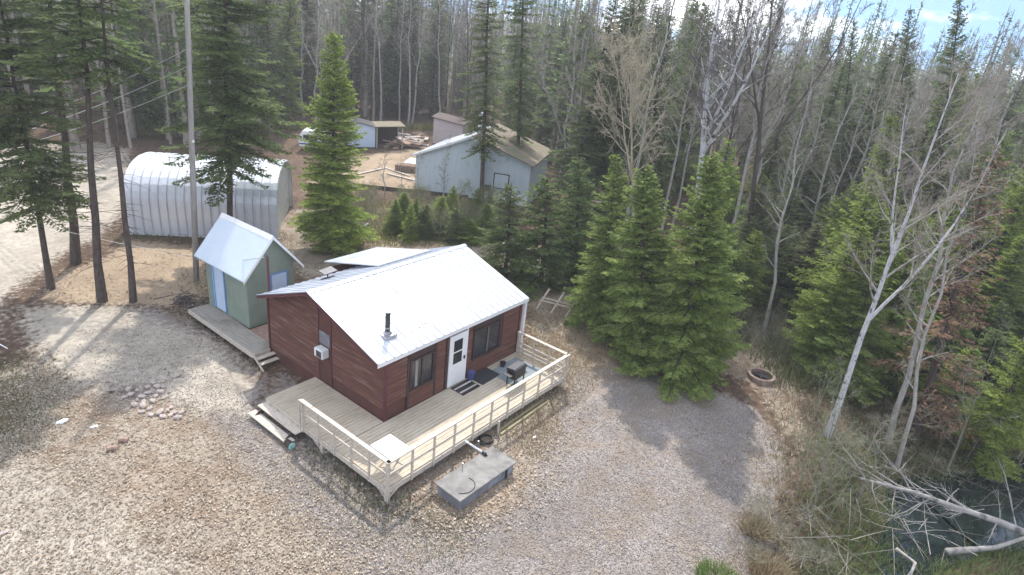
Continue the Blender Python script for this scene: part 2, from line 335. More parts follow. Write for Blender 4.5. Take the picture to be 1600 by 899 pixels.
# ------------------------------------------------------------------ ground
def inpoly(x, y, poly):
    ins = np.zeros(np.shape(x), bool); n = len(poly)
    for i in range(n):
        x1, y1 = poly[i]; x2, y2 = poly[(i+1) % n]
        c = ((y1 > y) != (y2 > y)) & (x < (x2-x1)*(y-y1)/(y2-y1+1e-12)+x1)
        ins ^= c
    return ins
def pdist(x, y, poly):
    d = np.full(np.shape(x), 1e9)
    P = [np.array(p) for p in poly]
    for a, b in zip(P, P[1:]+P[:1]):
        e = b-a; t = np.clip(((x-a[0])*e[0]+(y-a[1])*e[1])/(e@e+1e-9), 0, 1)
        d = np.minimum(d, np.hypot(x-a[0]-t*e[0], y-a[1]-t*e[1]))
    return np.where(inpoly(x, y, poly), d, -d)
def pxpoly(pts): return [tuple(bp(a, b)[:2]) for a, b in pts]
Z_GRAVEL = [pxpoly([(900, 580), (1000, 572), (1120, 610), (1180, 640), (1225, 700), (1220, 800), (1190, 930), (1150, 1100), (600, 1100), (560, 899), (400, 700), (395, 640), (440, 580), (500, 640), (540, 740), (620, 800), (680, 830), (800, 800), (840, 720)]),
            pxpoly([(420, 600), (380, 560), (300, 500), (230, 480), (150, 520), (120, 600), (230, 620), (320, 640), (400, 740), (560, 899), (640, 930), (620, 830), (500, 740), (470, 690), (400, 640)])]
Z_DIRT = [pxpoly([(-400, 560), (-300, 300), (0, 225), (150, 222), (200, 232), (196, 330), (150, 370), (90, 400), (40, 440), (0, 470), (-60, 700)]),
          pxpoly([(30, 480), (200, 478), (240, 500), (330, 530), (380, 580), (390, 650), (300, 640), (230, 600), (120, 610), (60, 560)]),
          pxpoly([(-60, 740), (60, 720), (180, 800), (300, 899), (300, 1000), (-200, 1000)])]
Z_LITTER = [pxpoly([(-100, 600), (60, 560), (130, 600), (240, 620), (330, 640), (420, 720), (540, 830), (640, 899), (640, 1100), (-200, 1100)]),
            pxpoly([(470, 690), (600, 790), (720, 830), (830, 790), (900, 640), (960, 590), (1060, 600), (1080, 560), (840, 470), (820, 560), (700, 700)]),
            pxpoly([(430, 330), (760, 315), (840, 400), (1250, 500), (1250, 700), (1180, 600), (800, 470), (500, 450), (440, 400)])]
Z_ORANGE = [pxpoly([(175, 395), (200, 375), (300, 385), (330, 440), (310, 480), (200, 478), (60, 470), (90, 430)]),
            pxpoly([(490, 262), (600, 238), (700, 225), (650, 300), (560, 292), (480, 300)]),
            pxpoly([(840, 720), (690, 800), (720, 830), (850, 760), (900, 640)])]
def zmask(x, y, zs, soft):
    m = np.zeros(np.shape(x))
    for z in zs: m = np.maximum(m, np.clip(pdist(x, y, z)/soft*.5+.5, 0, 1))
    return m
def make_ground():
    n = 420; u = np.linspace(-1, 1, n); g = np.sinh(u*4.6)/np.sinh(4.6)
    X, Y = np.meshgrid(2+g*900, 2+g*900)
    Z = gz(X, Y); V = np.stack([X, Y, Z], -1).reshape(-1, 3)
    i = np.arange(n*n).reshape(n, n); F = np.stack([i[:-1, :-1], i[:-1, 1:], i[1:, 1:], i[1:, :-1]], -1).reshape(-1, 4)
    x, y = V[:, 0], V[:, 1]
    C = np.stack([zmask(x, y, Z_GRAVEL, .9), zmask(x, y, Z_DIRT, 1.2), zmask(x, y, Z_LITTER, 1.0), zmask(x, y, Z_ORANGE, .9)], -1)
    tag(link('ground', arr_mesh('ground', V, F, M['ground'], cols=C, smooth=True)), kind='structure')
make_ground()
# creek water
def creek():
    V = []; F = []
    P = []
    for a, b in zip(CREEK[:-1], CREEK[1:]):
        for k in range(6): P.append(a+(b-a)*k/6)
    for i, p in enumerate(P[:-1]):
        t = P[i+1]-p; nn = np.array([-t[1], t[0]])/np.linalg.norm(t); V += [(*(p+nn*2.3), -1.97), (*(p-nn*2.3), -1.97)]
    for i in range(len(P)-2): F.append((2*i, 2*i+1, 2*i+3, 2*i+2))
    m = mat('dark_creek_water', (.012, .018, .018), (.02, .03, .032), .06, scale=.5, bump=.15, bscale=3, spec=.8)
    tag(link('creek', arr_mesh('creek', V, F, m)), kind='structure')
creek()

# ------------------------------------------------------------------ scatter stuff: stones, litter
OCT_V = np.array([(1, 0, 0), (-1, 0, 0), (0, 1, 0), (0, -1, 0), (0, 0, 1), (0, 0, -.6)])
OCT_F = np.array([(0, 2, 4), (2, 1, 4), (1, 3, 4), (3, 0, 4), (2, 0, 5), (1, 2, 5), (3, 1, 5), (0, 3, 5)])
def sample_px(n, polys, soft=0):
    """random ground points, denser near the camera (uniform in picture), inside world polygons"""
    out = []
    while sum(map(len, out)) < n:
        px = rng.uniform(-60, 1660, n*2); py = rng.uniform(200, 960, n*2)
        d = CF[None]+CR[None]*((px-800)/FPX)[:, None]-CU[None]*((py-449.5)/FPX)[:, None]
        t = (-.5-CZ)/d[:, 2]; ok = t > 0; P = CC[None]+d*t[:, None]; P = P[ok]
        m = zmask(P[:, 0], P[:, 1], polys, .9)
        out.append(P[rng.random(len(P)) < m][:, :2])
    P = np.concatenate(out)[:n]; return P
def off_deck(P):
    x, y = P[:, 0], P[:, 1]
    return P[~((x > -1.9) & (x < 6.8) & (y > -2.3) & (y < 6.5))]
def stones(n, polys, s0, s1, name, mtl, flat=.6):
    P = off_deck(sample_px(n, polys)); n = len(P)
    s = rng.uniform(s0, s1, n)*(1+rng.exponential(.25, n)); a = rng.uniform(0, 6.28, n)
    v = OCT_V[None]*np.stack([s, s*rng.uniform(.6, 1, n), s*flat], -1)[:, None, :]
    v = v+rng.normal(0, .12, v.shape)*s[:, None, None]
    c, q = np.cos(a)[:, None], np.sin(a)[:, None]
    v = np.stack([v[..., 0]*c-v[..., 1]*q, v[..., 0]*q+v[..., 1]*c, v[..., 2]], -1)
    v += np.concatenate([P, gz(P[:, 0], P[:, 1])[:, None]+.3*s[:, None]], 1)[:, None]
    F = (OCT_F[None]+(np.arange(n)*6)[:, None, None]).reshape(-1, 3)
    tag(link(name, arr_mesh(name, v.reshape(-1, 3), F, mtl, rnd=np.repeat(rng.random(n), 8))), kind='stuff')
def flakes(n, polys, s0, s1, name, mtl, tilt=.35):
    P = off_deck(sample_px(n, polys)); n = len(P)
    s = rng.uniform(s0, s1, n); a = rng.uniform(0, 6.28, n)
    u = np.stack([np.cos(a), np.sin(a), rng.normal(0, tilt, n)], -1)*s[:, None]
    w = np.stack([-np.sin(a), np.cos(a), rng.normal(0, tilt, n)], -1)*(s*rng.uniform(.4, .9, n))[:, None]
    c = np.concatenate([P, (gz(P[:, 0], P[:, 1])+.02+.35*s)[:, None]], 1)
    V = np.stack([c-u, c-w, c+u, c+w], 1).reshape(-1, 3); F = np.arange(n*4).reshape(-1, 4)
    tag(link(name, arr_mesh(name, V, F, mtl, rnd=rng.random(n))), kind='stuff')
stones(60000, Z_GRAVEL, .008, .019, 'gravel', M['gravel'])
flakes(30000, Z_LITTER[:2], .018, .045, 'leaf_litter', M['litter'])
flakes(9000, Z_GRAVEL, .012, .03, 'leaf_crumbs', M['litter'])
flakes(9000, [Z_LITTER[2]]+Z_ORANGE, .02, .06, 'fallen_leaves', M['litter'])

# ------------------------------------------------------------------ tubes in bulk
def tubes(lines, sides):
    """lines: list of (pts(k,3), r(k)); all the same k. returns V,F"""
    P = np.array([l[0] for l in lines]); R = np.array([l[1] for l in lines]); n, k, _ = P.shape
    T = np.empty_like(P); T[:, 1:-1] = P[:, 2:]-P[:, :-2]; T[:, 0] = P[:, 1]-P[:, 0]; T[:, -1] = P[:, -1]-P[:, -2]
    T /= np.linalg.norm(T, axis=-1, keepdims=True)+1e-9
    ref = np.zeros_like(T); vert = np.abs(T[..., 2]) > .9; ref[..., 2] = 1; ref[vert] = (1, 0, 0)
    # keep one reference per line to avoid twists
    ref[:] = ref[:, k//2][:, None]
    U_ = np.cross(T, ref); U_ /= np.linalg.norm(U_, axis=-1, keepdims=True)+1e-9; V_ = np.cross(T, U_)
    an = np.arange(sides)*2*math.pi/sides
    V = P[:, :, None]+(U_[:, :, None]*np.cos(an)[:, None]+V_[:, :, None]*np.sin(an)[:, None])*R[:, :, None, None]
    base = (np.arange(n)*k*sides)[:, None, None]; i = (np.arange(k-1)*sides)[None, :, None]; j = np.arange(sides)[None, None]
    a = base+i+j; b = base+i+(j+1) % sides
    return V.reshape(-1, 3), np.stack([a, b, b+sides, a+sides], -1).reshape(-1, 4)
def multi_tubes(groups):
    Vs, Fs, o = [], [], 0
    for lines, sides in groups:
        if not lines: continue
        v, f = tubes(lines, sides); Vs.append(v); Fs.append(f+o); o += len(v)
    return np.concatenate(Vs), np.concatenate(Fs)

# ------------------------------------------------------------------ conifers
def conifer(seed, H, R, cb, whorl=.28, nb=8, tstep=.13, sub=3, droop=.35, w=.05, shape=.85, gap=0.0, subl=.3, twigf=.40, tk=1.0, dead=0):
    r = np.random.default_rng(seed)
    quads = []; rn = []; limbs = []
    z = cb*H; 
    while z < H-.12:
        t = (z-cb*H)/(H-cb*H); 
        prof = (1-t)**shape*min(1, .55+t*4)
        for b in range(max(3, int(round(nb*(1-.35*t))))):
            if r.random() < gap: continue
            az = r.uniform(0, 2*math.pi); L_ = R*prof*r.uniform(.68, 1.15)*(1+.16*math.sin(az*2+z*1.1+seed)+.10*math.sin(az*3-z*2.3))+.12
            up = .10+.55*t; dr = droop*(1.15-t*.9)
            s = np.arange(.12, 1.0, max(tstep/L_, .035)); s = np.append(s, .99)
            d = np.array([math.cos(az), math.sin(az), 0]); sd_ = np.array([-math.sin(az), math.cos(az), 0])
            def pt(s): return d[None]*(s*L_)[:, None]+np.array([0, 0, 1])[None]*(z+L_*(up*s-dr*1.6*s**1.6+dr*.75*s**3.2))[:, None]
            zz = z+r.uniform(-.5, .5)*whorl
            P = pt(s); P[:, 2] += zz-z
            limbs.append((np.array([[0, 0, zz], P[len(P)//2], P[-1]]), np.array([.012+.010*L_, .008+.004*L_, .003])))
            n = len(s)
            for sgn in (-1, 1):
                lt = (twigf*L_*(1-s)**.55*(.35+.65*np.minimum(1, s*3))+.07)*r.uniform(.75, 1.2, n)
                dirv = d[None]*.62+sgn*sd_[None]*.78+np.array([0, 0, 1])[None]*r.uniform(-.38, -.02, n)[:, None]
                dirv /= np.linalg.norm(dirv, axis=1, keepdims=True)
                col = np.clip(r.normal(.45, .2, n), 0, 1)
                # main spray
                E_ = P+dirv*lt[:, None]
                wd = np.cross(dirv, np.array([0, 0, 1])[None]+r.normal(0, .35, (n, 3))); wd /= np.linalg.norm(wd, axis=1, keepdims=True)
                mid = P+dirv*(lt*.45)[:, None]; ww = w*r.uniform(.7, 1.2, n)[:, None]
                quads.append(np.stack([P, mid+wd*ww*.7, E_, mid-wd*ww*.7], 1)); rn.append(col)
                for k in range(sub):
                    f = (k+.6)/(sub+.2)
                    for sg in (-1, 1):
                        B = P+dirv*(lt*f)[:, None]
                        dv = dirv*.7+wd*sg*.72+r.normal(0, .18, (n, 3)); l2 = (lt*subl*(1.15-f)+.045)*r.uniform(.7, 1.25, n)
                        E2 = B+dv*l2[:, None]; w2 = np.cross(dv, r.normal(0, 1, (n, 3))+np.array([0, 0, 1.5])); w2 /= np.linalg.norm(w2, axis=1, keepdims=True)+1e-9
                        m2 = (B+E2)/2; q = w*.5
                        quads.append(np.stack([B, m2+w2*q, E2, m2-w2*q], 1)); rn.append(np.clip(col+r.normal(.05, .12, n), 0, 1))
        z += whorl*r.uniform(.8, 1.2)*(1.1-.45*t)
    for k in range(dead):
        zd = H*r.uniform(.10, cb+.05); az = r.uniform(0, 6.28); l = r.uniform(.2, .75)*R; e = np.array([math.cos(az), math.sin(az), r.uniform(-.35, .1)])
        limbs.append((np.array([[0, 0, zd], e*l*.5+[0, 0, zd], e*l+[0, 0, zd-.1*l]]), np.array([.016, .010, .004])))
    # leader
    Q = np.concatenate(quads); rn = np.concatenate(rn)
    tr = []
    k = 9; zs = np.linspace(0, H, k); wob = r.normal(0, .012*H**.5, (k, 2)); wob[0] = 0; wob[-1] = 0
    r0 = .011*H+.045
    tr = np.concatenate([wob*.6, zs[:, None]], 1); rr = r0*(1-.93*(zs/H))**.9; rr = rr*tk; rr[0] *= 1.25
    return dict(H=H, R=R, Q=Q, rn=rn, trunk=(tr, rr), limbs=limbs)
def proto_conifer(name, c, leaf, bark):
    V = c['Q'].reshape(-1, 3); F = np.arange(len(V)).reshape(-1, 4)
    crown = arr_mesh(name+'_crown', V, F, leaf, rnd=c['rn'])
    v, f = multi_tubes([([c['trunk']], 9)]); trunk = arr_mesh(name+'_trunk', v, f, bark, smooth=True)
    lv, lf = multi_tubes([(c['limbs'], 3)]); limb = arr_mesh(name+'_limbs', lv, lf, bark)
    return dict(H=c['H'], R=c['R'], parts=[('trunk', trunk), ('crown', crown), ('branches', limb)])

# ------------------------------------------------------------------ bare broadleaf trees
def bare(seed, H, spread, fb, nl=16, nb=8, ntw=5, up=.75, r0=None, fork=0, droop=0, twr=.006, wob=.02, curl=.25):
    r = np.random.default_rng(seed); r0 = r0 or (.010*H+.03)
    def unit(v): return v/(np.linalg.norm(v)+1e-9)
    def curve(p0, d, L_, k, bend, jit):
        P = [p0]; 
        for i in range(k-1):
            d = unit(d+np.array([0, 0, bend])/k+r.normal(0, jit, 3)); P.append(P[-1]+d*L_/(k-1))
        return np.array(P)
    K = 10; zs = np.linspace(0, 1, K)
    tp = np.zeros((K, 3)); tp[:, 2] = zs*H; tp[1:, :2] = np.cumsum(r.normal(0, wob*H/K**.5*.45, (K-1, 2)), 0)
    tp[:, :2] -= zs[:, None]*tp[-1, :2]*.8
    trr = r0*(1-.9*zs); trr[0] *= 1.2
    trunks = [(tp, trr)]; L1 = []; L2 = []; L3 = []
    stems = [(tp, trr, fb, 1.0)]
    for f in range(fork):
        a = r.uniform(.35, .6); i = a*(K-1); p = tp[int(i)]+(tp[int(i)+1]-tp[int(i)])*(i % 1); az = r.uniform(0, 6.28)
        P = curve(p, unit(np.array([math.cos(az)*.6, math.sin(az)*.6, 1])), H*(1-a)*.95, K, .5, .05)
        rr = r0*(1-.9*a)*.75*(1-.88*zs); trunks.append((P, rr)); stems.append((P, rr, .12, 1-a))
    for P, rr, f0, sc in stems:
        for b in range(int(nl*max(.5, sc))):
            t = f0+(1-f0)*(b+r.random())/max(1, int(nl*max(.5, sc))); t = min(t, .985); i = t*(K-1); j = min(int(i), K-2); p = P[j]+(P[j+1]-P[j])*(i-j)
            az = r.uniform(0, 6.28); e = up*r.uniform(.5, 1.3); d = unit(np.array([math.cos(az), math.sin(az), e]))
            Lb = spread*(1.1-.75*(t-f0)/(1-f0+1e-6))*r.uniform(.6, 1.15)*(.6+.4*sc)
            B = curve(p, d, Lb, 5, curl-droop, .13); br = min(rr[j]*.5, .01+.016*Lb); L1.append((B, br*np.array([1, .75, .52, .34, .15])))
            for q in range(nb):
                s = .18+.8*(q+r.random())/nb; i2 = s*4; j2 = min(int(i2), 3); p2 = B[j2]+(B[j2+1]-B[j2])*(i2-j2)
                dd = unit(unit(B[j2+1]-B[j2])+r.normal(0, .62, 3)+np.array([0, 0, .2-droop])); Lc = Lb*.45*(1.15-s)*r.uniform(.6, 1.3)+.12
                C_ = curve(p2, dd, Lc, 4, .2-droop, .16); L2.append((C_, np.array([.9, .6, .4, .2])*min(br*.5, .012)+twr*.35))
                for w_ in range(ntw):
                    s3 = .2+.78*r.random(); i3 = s3*3; j3 = min(int(i3), 2); p3 = C_[j3]+(C_[j3+1]-C_[j3])*(i3-j3)
                    d3 = unit(unit(C_[j3+1]-C_[j3])+r.normal(0, .6, 3)+np.array([0, 0, .15-droop])); l3 = Lc*.5*r.uniform(.5, 1.2)+.08
                    L3.append((np.array([p3, p3+d3*l3*.55, p3+unit(d3+r.normal(0, .3, 3))*l3]), np.array([twr, twr*.7, twr*.3])))
    return dict(H=H, R=spread, trunks=trunks, L1=L1, L2=L2, L3=L3)
def proto_bare(name, b, bark, twig, leaves=None, leafn=1, leafs=.05):
    v, f = multi_tubes([(b['trunks'], 8)]); tr = arr_mesh(name+'_trunk', v, f, bark, smooth=True)
    v, f = multi_tubes([(b['L1'], 4)]); li = arr_mesh(name+'_limbs', v, f, bark)
    v, f = multi_tubes([(b['L2'], 3), (b['L3'], 3)]); cr_ = arr_mesh(name+'_twigs', v, f, twig)
    parts = [('trunk', tr), ('branches', li), ('crown', cr_)]
    if leaves:
        P = np.array([l[0][-1] for l in b['L3']]); P = np.repeat(P, leafn, 0)+rng.normal(0, .05, (len(P)*leafn, 3)); n = len(P)
        u = rng.normal(0, 1, (n, 3)); u /= np.linalg.norm(u, axis=1, keepdims=True); w = np.cross(u, rng.normal(0, 1, (n, 3))); w /= np.linalg.norm(w, axis=1, keepdims=True)
        V = np.stack([P-u*leafs, P-w*leafs*.5, P+u*leafs, P+w*leafs*.5], 1).reshape(-1, 3)
        parts.append(('leaves', arr_mesh(name+'_leaves', V, np.arange(n*4).reshape(-1, 4), leaves, rnd=rng.random(n))))
    return dict(H=b['H'], R=b['R'], parts=parts)

def plant(pr, name, loc, H, Rr, label, cat='tree', group=None, rz=None, lean=None):
    """a tree as a thing: Empty at the foot, parts share the prototype's mesh data"""
    root = bpy.data.objects.new(name, None); COL.objects.link(root); root.empty_display_size = .3
    root.location = loc; tag(root, label, cat, group)
    q = Matrix.Rotation(random.uniform(0, 6.28) if rz is None else rz, 4, 'Z')
    if lean is not None:
        q = Vector((0, 0, 1)).rotation_difference(Vector(lean)).to_matrix().to_4x4() @ q
    root.rotation_mode = 'QUATERNION'; root.rotation_quaternion = q.to_quaternion()
    root.scale = (Rr/pr['R'], Rr/pr['R'], H/pr['H'])
    for nm, me in pr['parts']:
        o = bpy.data.objects.new(nm, me); COL.objects.link(o); o.parent = root
    return root
def plant_px(pr, name, base, top, Rr, label, group=None, sink=.0, rz=None, cat='tree'):
    """foot where the photo shows it, tip on the ray through the tip's pixel, as upright as that ray allows"""
    B = gp(*base); d = ray(*top); d = d/np.linalg.norm(d)
    # closest approach of ray and the vertical line through B
    w0 = B-CC; a = 1; b = d[2]; c = 1; dd = w0[2]; e = w0@d
    den = 1-b*b; h = (b*e-dd)/den; t = (e-b*dd)/den
    T = CC+d*t; v = T-B; Hh = float(np.linalg.norm(v))
    return plant(pr, name, tuple(B-np.array([0, 0, .08+sink])), Hh, Rr, label, cat, group, rz, lean=tuple(v/Hh))

#@@OBJECTS@@
# ================================================================== CABIN
EX0, EX1, LX, WY = -.38, 7.26, 6.88, 6.5
def zf(y): return 2.31+.3175*(y+.10)          # front slope
def zb(y): return 2.20+.402*(6.60-y)          # back slope
ORG = (3.4, 3.2, -.5)
cabin = empty('cabin', ORG, 'dark red wooden cabin with a white metal roof, on a raised deck', 'cabin')
def K(): return MB(ORG)
# lap siding: each wall is one sheet of overlapping courses (boards about 4 px high)
def lap(axis, a0, a1, z0, zt, face, sgn, cut=None, step=.125):
    """courses on a wall; axis 'x': wall runs in x at y=face, outward sgn; zt(a) = wall top"""
    m = K(); z = z0
    while z < 3.5:
        # clip the course to where the wall is high enough
        n = 24; xs = np.linspace(a0, a1, n+1); 
        seg = [a for a in xs if zt(a) > z+.02]
        if len(seg) < 2: break
        s0, s1 = min(seg), max(seg); off = random.uniform(-.002, .003)
        zz1 = z+step; o0 = .042+off; o1 = .008+off
        mid = (s0+s1)/2
        lo, hi = s0, s1
        # top clipped against rake
        def top(a): return min(zz1, zt(a))
        pts = [lo+(hi-lo)*k/8 for k in range(9)]
        for p, q in zip(pts[:-1], pts[1:]):
            if axis == 'x': v = [(p, face+sgn*o0, z), (q, face+sgn*o0, z), (q, face+sgn*o1, top(q)), (p, face+sgn*o1, top(p)), (p, face, z), (q, face, z)]
            else: v = [(face+sgn*o0, p, z), (face+sgn*o0, q, z), (face+sgn*o1, q, top(q)), (face+sgn*o1, p, top(p)), (face, p, z), (face, q, z)]
            m.add(v, [(0, 1, 2, 3), (4, 5, 1, 0)])
        z += step
    return m
# wall bodies
b = K(); b.prism([(0.02, -.5), (6.48, -.5), (6.48, 2.14), (3.49, 3.36), (.02, 2.26)], 0.02, .12, 'x'); b.build('side_wall', M['skirt'], cabin)
b = K(); b.prism([(0.02, -.5), (6.48, -.5), (6.48, 2.14), (3.49, 3.36), (.02, 2.26)], 6.76, 6.86, 'x'); b.build('side_wall', M['skirt'], cabin)
b = K(); b.box(.121, 6.759, .02, .12, -.5, 2.26); b.build('front_wall', M['skirt'], cabin)
b = K(); b.box(.121, 6.759, 6.38, 6.48, -.5, 2.12); b.build('back_wall', M['skirt'], cabin)
g = lambda a: (zf(a) if a < 3.49 else zb(a))-.10
lap('y', .04, 2.68, .42, g, .02, -1).build('siding', M['siding'], cabin, kind='stuff')
lap('y', 3.46, 6.44, .02, g, .02, -1).build('siding', M['siding'], cabin, kind='stuff')
lap('y', 0.04, 6.44, .02, g, 6.86, 1).build('siding', M['siding'], cabin, kind='stuff')
one = lambda a: 2.26
for a0, a1, z0 in ((.05, .98, .55), (5.86, 6.82, .02), (3.86, 4.08, .02), (2.25, 2.72, .02)): lap('x', a0, a1, z0, one, .02, -1).build('siding', M['siding'], cabin, kind='stuff')
lap('x', 1.0, 2.24, .02, lambda a: .70, .02, -1).build('siding', M['siding'], cabin, kind='stuff')
lap('x', 4.1, 5.84, .02, lambda a: .66, .02, -1).build('siding', M['siding'], cabin, kind='stuff')
# corner boards and trims
for x0, y0 in ((-.045, -.045), (-.045, 6.46)):
    K().box(x0, x0+.11, y0, y0+.075, -.5, 2.2).build('corner_board', M['trimred'], cabin)
K().box(6.83, 6.93, -.045, .03, -.5, 2.2).build('corner_board', M['trimred'], cabin)
for x in (.985, 2.245): K().box(x-.045, x+.045, -.03, .02, .02, 2.25).build('trim_board', M['trimdark'], cabin)
# boarded-up doorway on the gable wall, board above, air conditioner below
K().box(-.03, .02, 2.70, 2.76, .0, zf(2.7)-.12).build('trim_board', M['trimred'], cabin)
K().box(-.03, .02, 3.38, 3.44, .0, zf(3.38)-.12).build('trim_board', M['trimred'], cabin)
K().box(-.008, .02, 2.76, 3.38, .0, 1.03).build('boarded_door', M['skirt'], cabin)
K().box(-.008, .02, 2.76, 3.38, 2.0, 3.1).build('boarded_door', M['skirt'], cabin)
w = K().box(-.022, .02, 2.80, 3.36, 1.5, 1.98).build('window_board', M['concside'], cabin, label='pale grey board filling the window above the air conditioner')
ac = K().box(-.27, .02, 2.88, 3.34, 1.08, 1.42).build('air_conditioner', M['white'], cabin, bevel=.025)
K().box(-.282, -.265, 2.93, 3.20, 1.13, 1.37).build('grille', M['steel'], ac)
# windows: frame, glass, curtain
def window(x0, x1, z0, z1, curtains):
    fr = K(); t = .06
    fr.box(x0-t, x1+t, -.045, .02, z1, z1+t); fr.box(x0-t, x1+t, -.065, .02, z0-t, z0)
    fr.box(x0-t, x0, -.045, .02, z0, z1); fr.box(x1, x1+t, -.045, .02, z0, z1)
    n = 2
    for k in range(1, n): xm = x0+(x1-x0)*k/n; fr.box(xm-.02, xm+.02, -.03, .018, z0, z1)
    f = fr.build('window', M['trimdark'], cabin)
    K().box(x0, x1, .0, .014, z0, z1).build('pane', M['glass'], f)
    for a, b_ in curtains: 
        c = K(); k = 8
        for i in range(k): c.box(a+(b_-a)*i/k, a+(b_-a)*(i+.8)/k, -.012, -.003-.004*(i % 2), z0+.02, z1-.01)
        c.build('curtain', M['curtain'], f)
window(1.10, 2.10, .72, 1.78, [(1.30, 1.42)])
window(4.22, 5.66, .70, 1.80, [(4.95, 5.02)])
K().box(1.04, 2.20, -.012, .02, 1.86, 2.26).build('panel', M['trimdark'], cabin)
K().box(4.14, 5.8, -.012, .02, 1.88, 2.26).build('panel', M['trimdark'], cabin)
# white storm door with two panes
K().box(2.74, 2.85, -.05, .02, 0, 2.2).build('door_frame', M['trimdark'], cabin)
dr = K().box(2.86, 3.74, -.075, -.02, .03, 2.08).build('door', M['white'], cabin, bevel=.006)
K().box(3.745, 3.80, -.06, .02, 0, 2.14).build('door_frame', M['white'], cabin)
for z0, z1 in ((.92, 1.36), (1.42, 1.86)):
    K().box(3.06, 3.50, -.083, -.078, z0, z1).build('pane', M['glass'], dr)
K().box(3.60, 3.66, -.12, -.078, .98, 1.10).build('handle', M['steel'], dr)
# roof: ribbed sheets, each a part
nP = 8; pw = (EX1-EX0)/nP
def sheet(y0, z0, y1, z1, rib=.028, n=3):
    m = MB(); xs = []; 
    prof = []
    for k in range(n):
        c = pw*(k+.0)/n; prof += [(c, 0), (c+.0, rib), (c+.035, rib), (c+.05, 0)]
    prof.append((pw, 0)); top = prof; v = []
    for yy, zz in ((y0, z0), (y1, z1)): v += [(x, yy, zz+h) for x, h in top]
    k = len(top); f = [(i, i+1, k+i+1, k+i) for i in range(k-1)]
    m.add(v, f); m.add([(0, y0, z0-.02), (pw-.002, y0, z0-.02), (pw-.002, y1, z1-.02), (0, y1, z1-.02)], [(3, 2, 1, 0)])
    m.add([(0, y0, z0-.02), (pw-.002, y0, z0-.02), (pw-.002, y0, z0), (0, y0, z0)], [(0, 1, 2, 3)])
    return m
def roof_row(m, name, par=cabin):
    first = m.build(name, M['roof'], None); me = first.data
    for k in range(nP):
        o = first if k == 0 else first.copy()
        if k: COL.objects.link(o)
        o.parent = par; o.location = (EX0+k*pw-ORG[0], -ORG[1], -ORG[2]+random.uniform(-.002, .002))
roof_row(sheet(-.10, zf(-.10), 3.49, zf(3.49)), 'roof_panel')
roof_row(sheet(6.60, zb(6.60), 3.49, zb(3.49)), 'roof_panel')
K().prism([(3.36, zf(3.36)+.022), (3.49, zf(3.49)+.035), (3.62, zb(3.62)+.022), (3.62, zb(3.62)+.034), (3.49, zf(3.49)+.05), (3.36, zf(3.36)+.034)], EX0-.01, EX1+.01, 'x').build('ridge_cap', M['roof'], cabin)
K().prism([(-.10, zf(-.1)-.14), (-.075, zf(-.1)-.14), (-.075, zf(-.1)-.025), (-.10, zf(-.1)-.025)], EX0, EX1, 'x').build('fascia', M['white'], cabin)
for X in (EX0, EX1-.03):
    K().prism([(-.09, zf(-.09)-.13), (3.49, zf(3.49)-.14), (3.49, zf(3.49)-.022), (-.09, zf(-.09)-.022)], X, X+.03, 'x').build('bargeboard', M['trimred'], cabin)
    K().prism([(3.491, zf(3.49)-.14), (6.6, zb(6.6)-.13), (6.6, zb(6.6)-.022), (3.491, zf(3.49)-.022)], X, X+.03, 'x').build('bargeboard', M['trimred'], cabin)
# rear annex with a lower, flatter white roof
K().box(3.7, 6.1, 6.49, 7.7, -.5, 1.95).build('annex_wall', M['skirt'], cabin)
m = K(); A = [(3.1, 6.55), (7.2, 6.55), (7.2, 8.95), (3.1, 8.95)]
m.prism([(4.5, zb(4.5)+.06), (7.95, 2.16), (7.95, 2.11), (4.5, zb(4.5)+.03)], 3.5, 6.35, 'x').build('annex_roof', M['roof'], cabin)
# roof jack patches, nail heads
for x, y in ((1.6, .5), (1.95, .55), (2.3, .62)):
    K().tube([(x, y, zf(y)+.02), (x, y, zf(y)+.035)], .035, 6).build('roof_patch', M['steel'], cabin)
# white corner post under the right end of the eave
K().box(7.08, 7.20, -.08, .03, -.5, zf(-.1)-.14).build('eave_post', M['white'], cabin)

# stove pipe
cx_, cy_ = .75, .78
fl = empty('stove_pipe', (cx_, cy_, zf(cy_)), 'dark steel stove pipe with its cap standing on the white cabin roof', 'chimney')
q = MB(); q.tube([(0, 0, -.02), (0, 0, .16)], [.17, .13], 10).build('flashing', M['steellt'], fl)
MB().box(-.24, .24, -.22, .22, -.075, .06).build('flashing_plate', M['steellt'], fl)
MB().tube([(0, 0, .1), (0, 0, .82)], .085, 12).build('pipe', M['steel'], fl, smooth=False)
MB().tube([(0, 0, .26), (0, 0, .30)], .12, 12).build('collar', M['steellt'], fl)
MB().tube([(0, 0, .82), (0, 0, .845), (0, 0, .87)], [.10, .115, .06], 12).build('cap', M['steellt'], fl)
# flat satellite dish on the back slope
sx, sy = 1.9, 5.5
sd_ = empty('satellite_dish', (sx, sy, zb(sy)), 'flat grey satellite dish on a short foot on the back roof slope', 'dish')
MB().tube([(0, 0, -.02), (0, 0, .3)], .025, 8).build('mast', M['steel'], sd_)
MB().beam((-.3, 0, .04), (.3, 0, .04), .06, .03).build('foot', M['steel'], sd_)
m = MB(); m.add([(-.26, -.2, .26), (.3, -.2, .30), (.3, .2, .33), (-.26, .2, .29), (-.26, -.2, .29), (.3, -.2, .33), (.3, .2, .36), (-.26, .2, .32)], [(0, 3, 2, 1), (4, 5, 6, 7), (0, 1, 5, 4), (1, 2, 6, 5), (2, 3, 7, 6), (3, 0, 4, 7)]).build('panel', M['steel'], sd_)
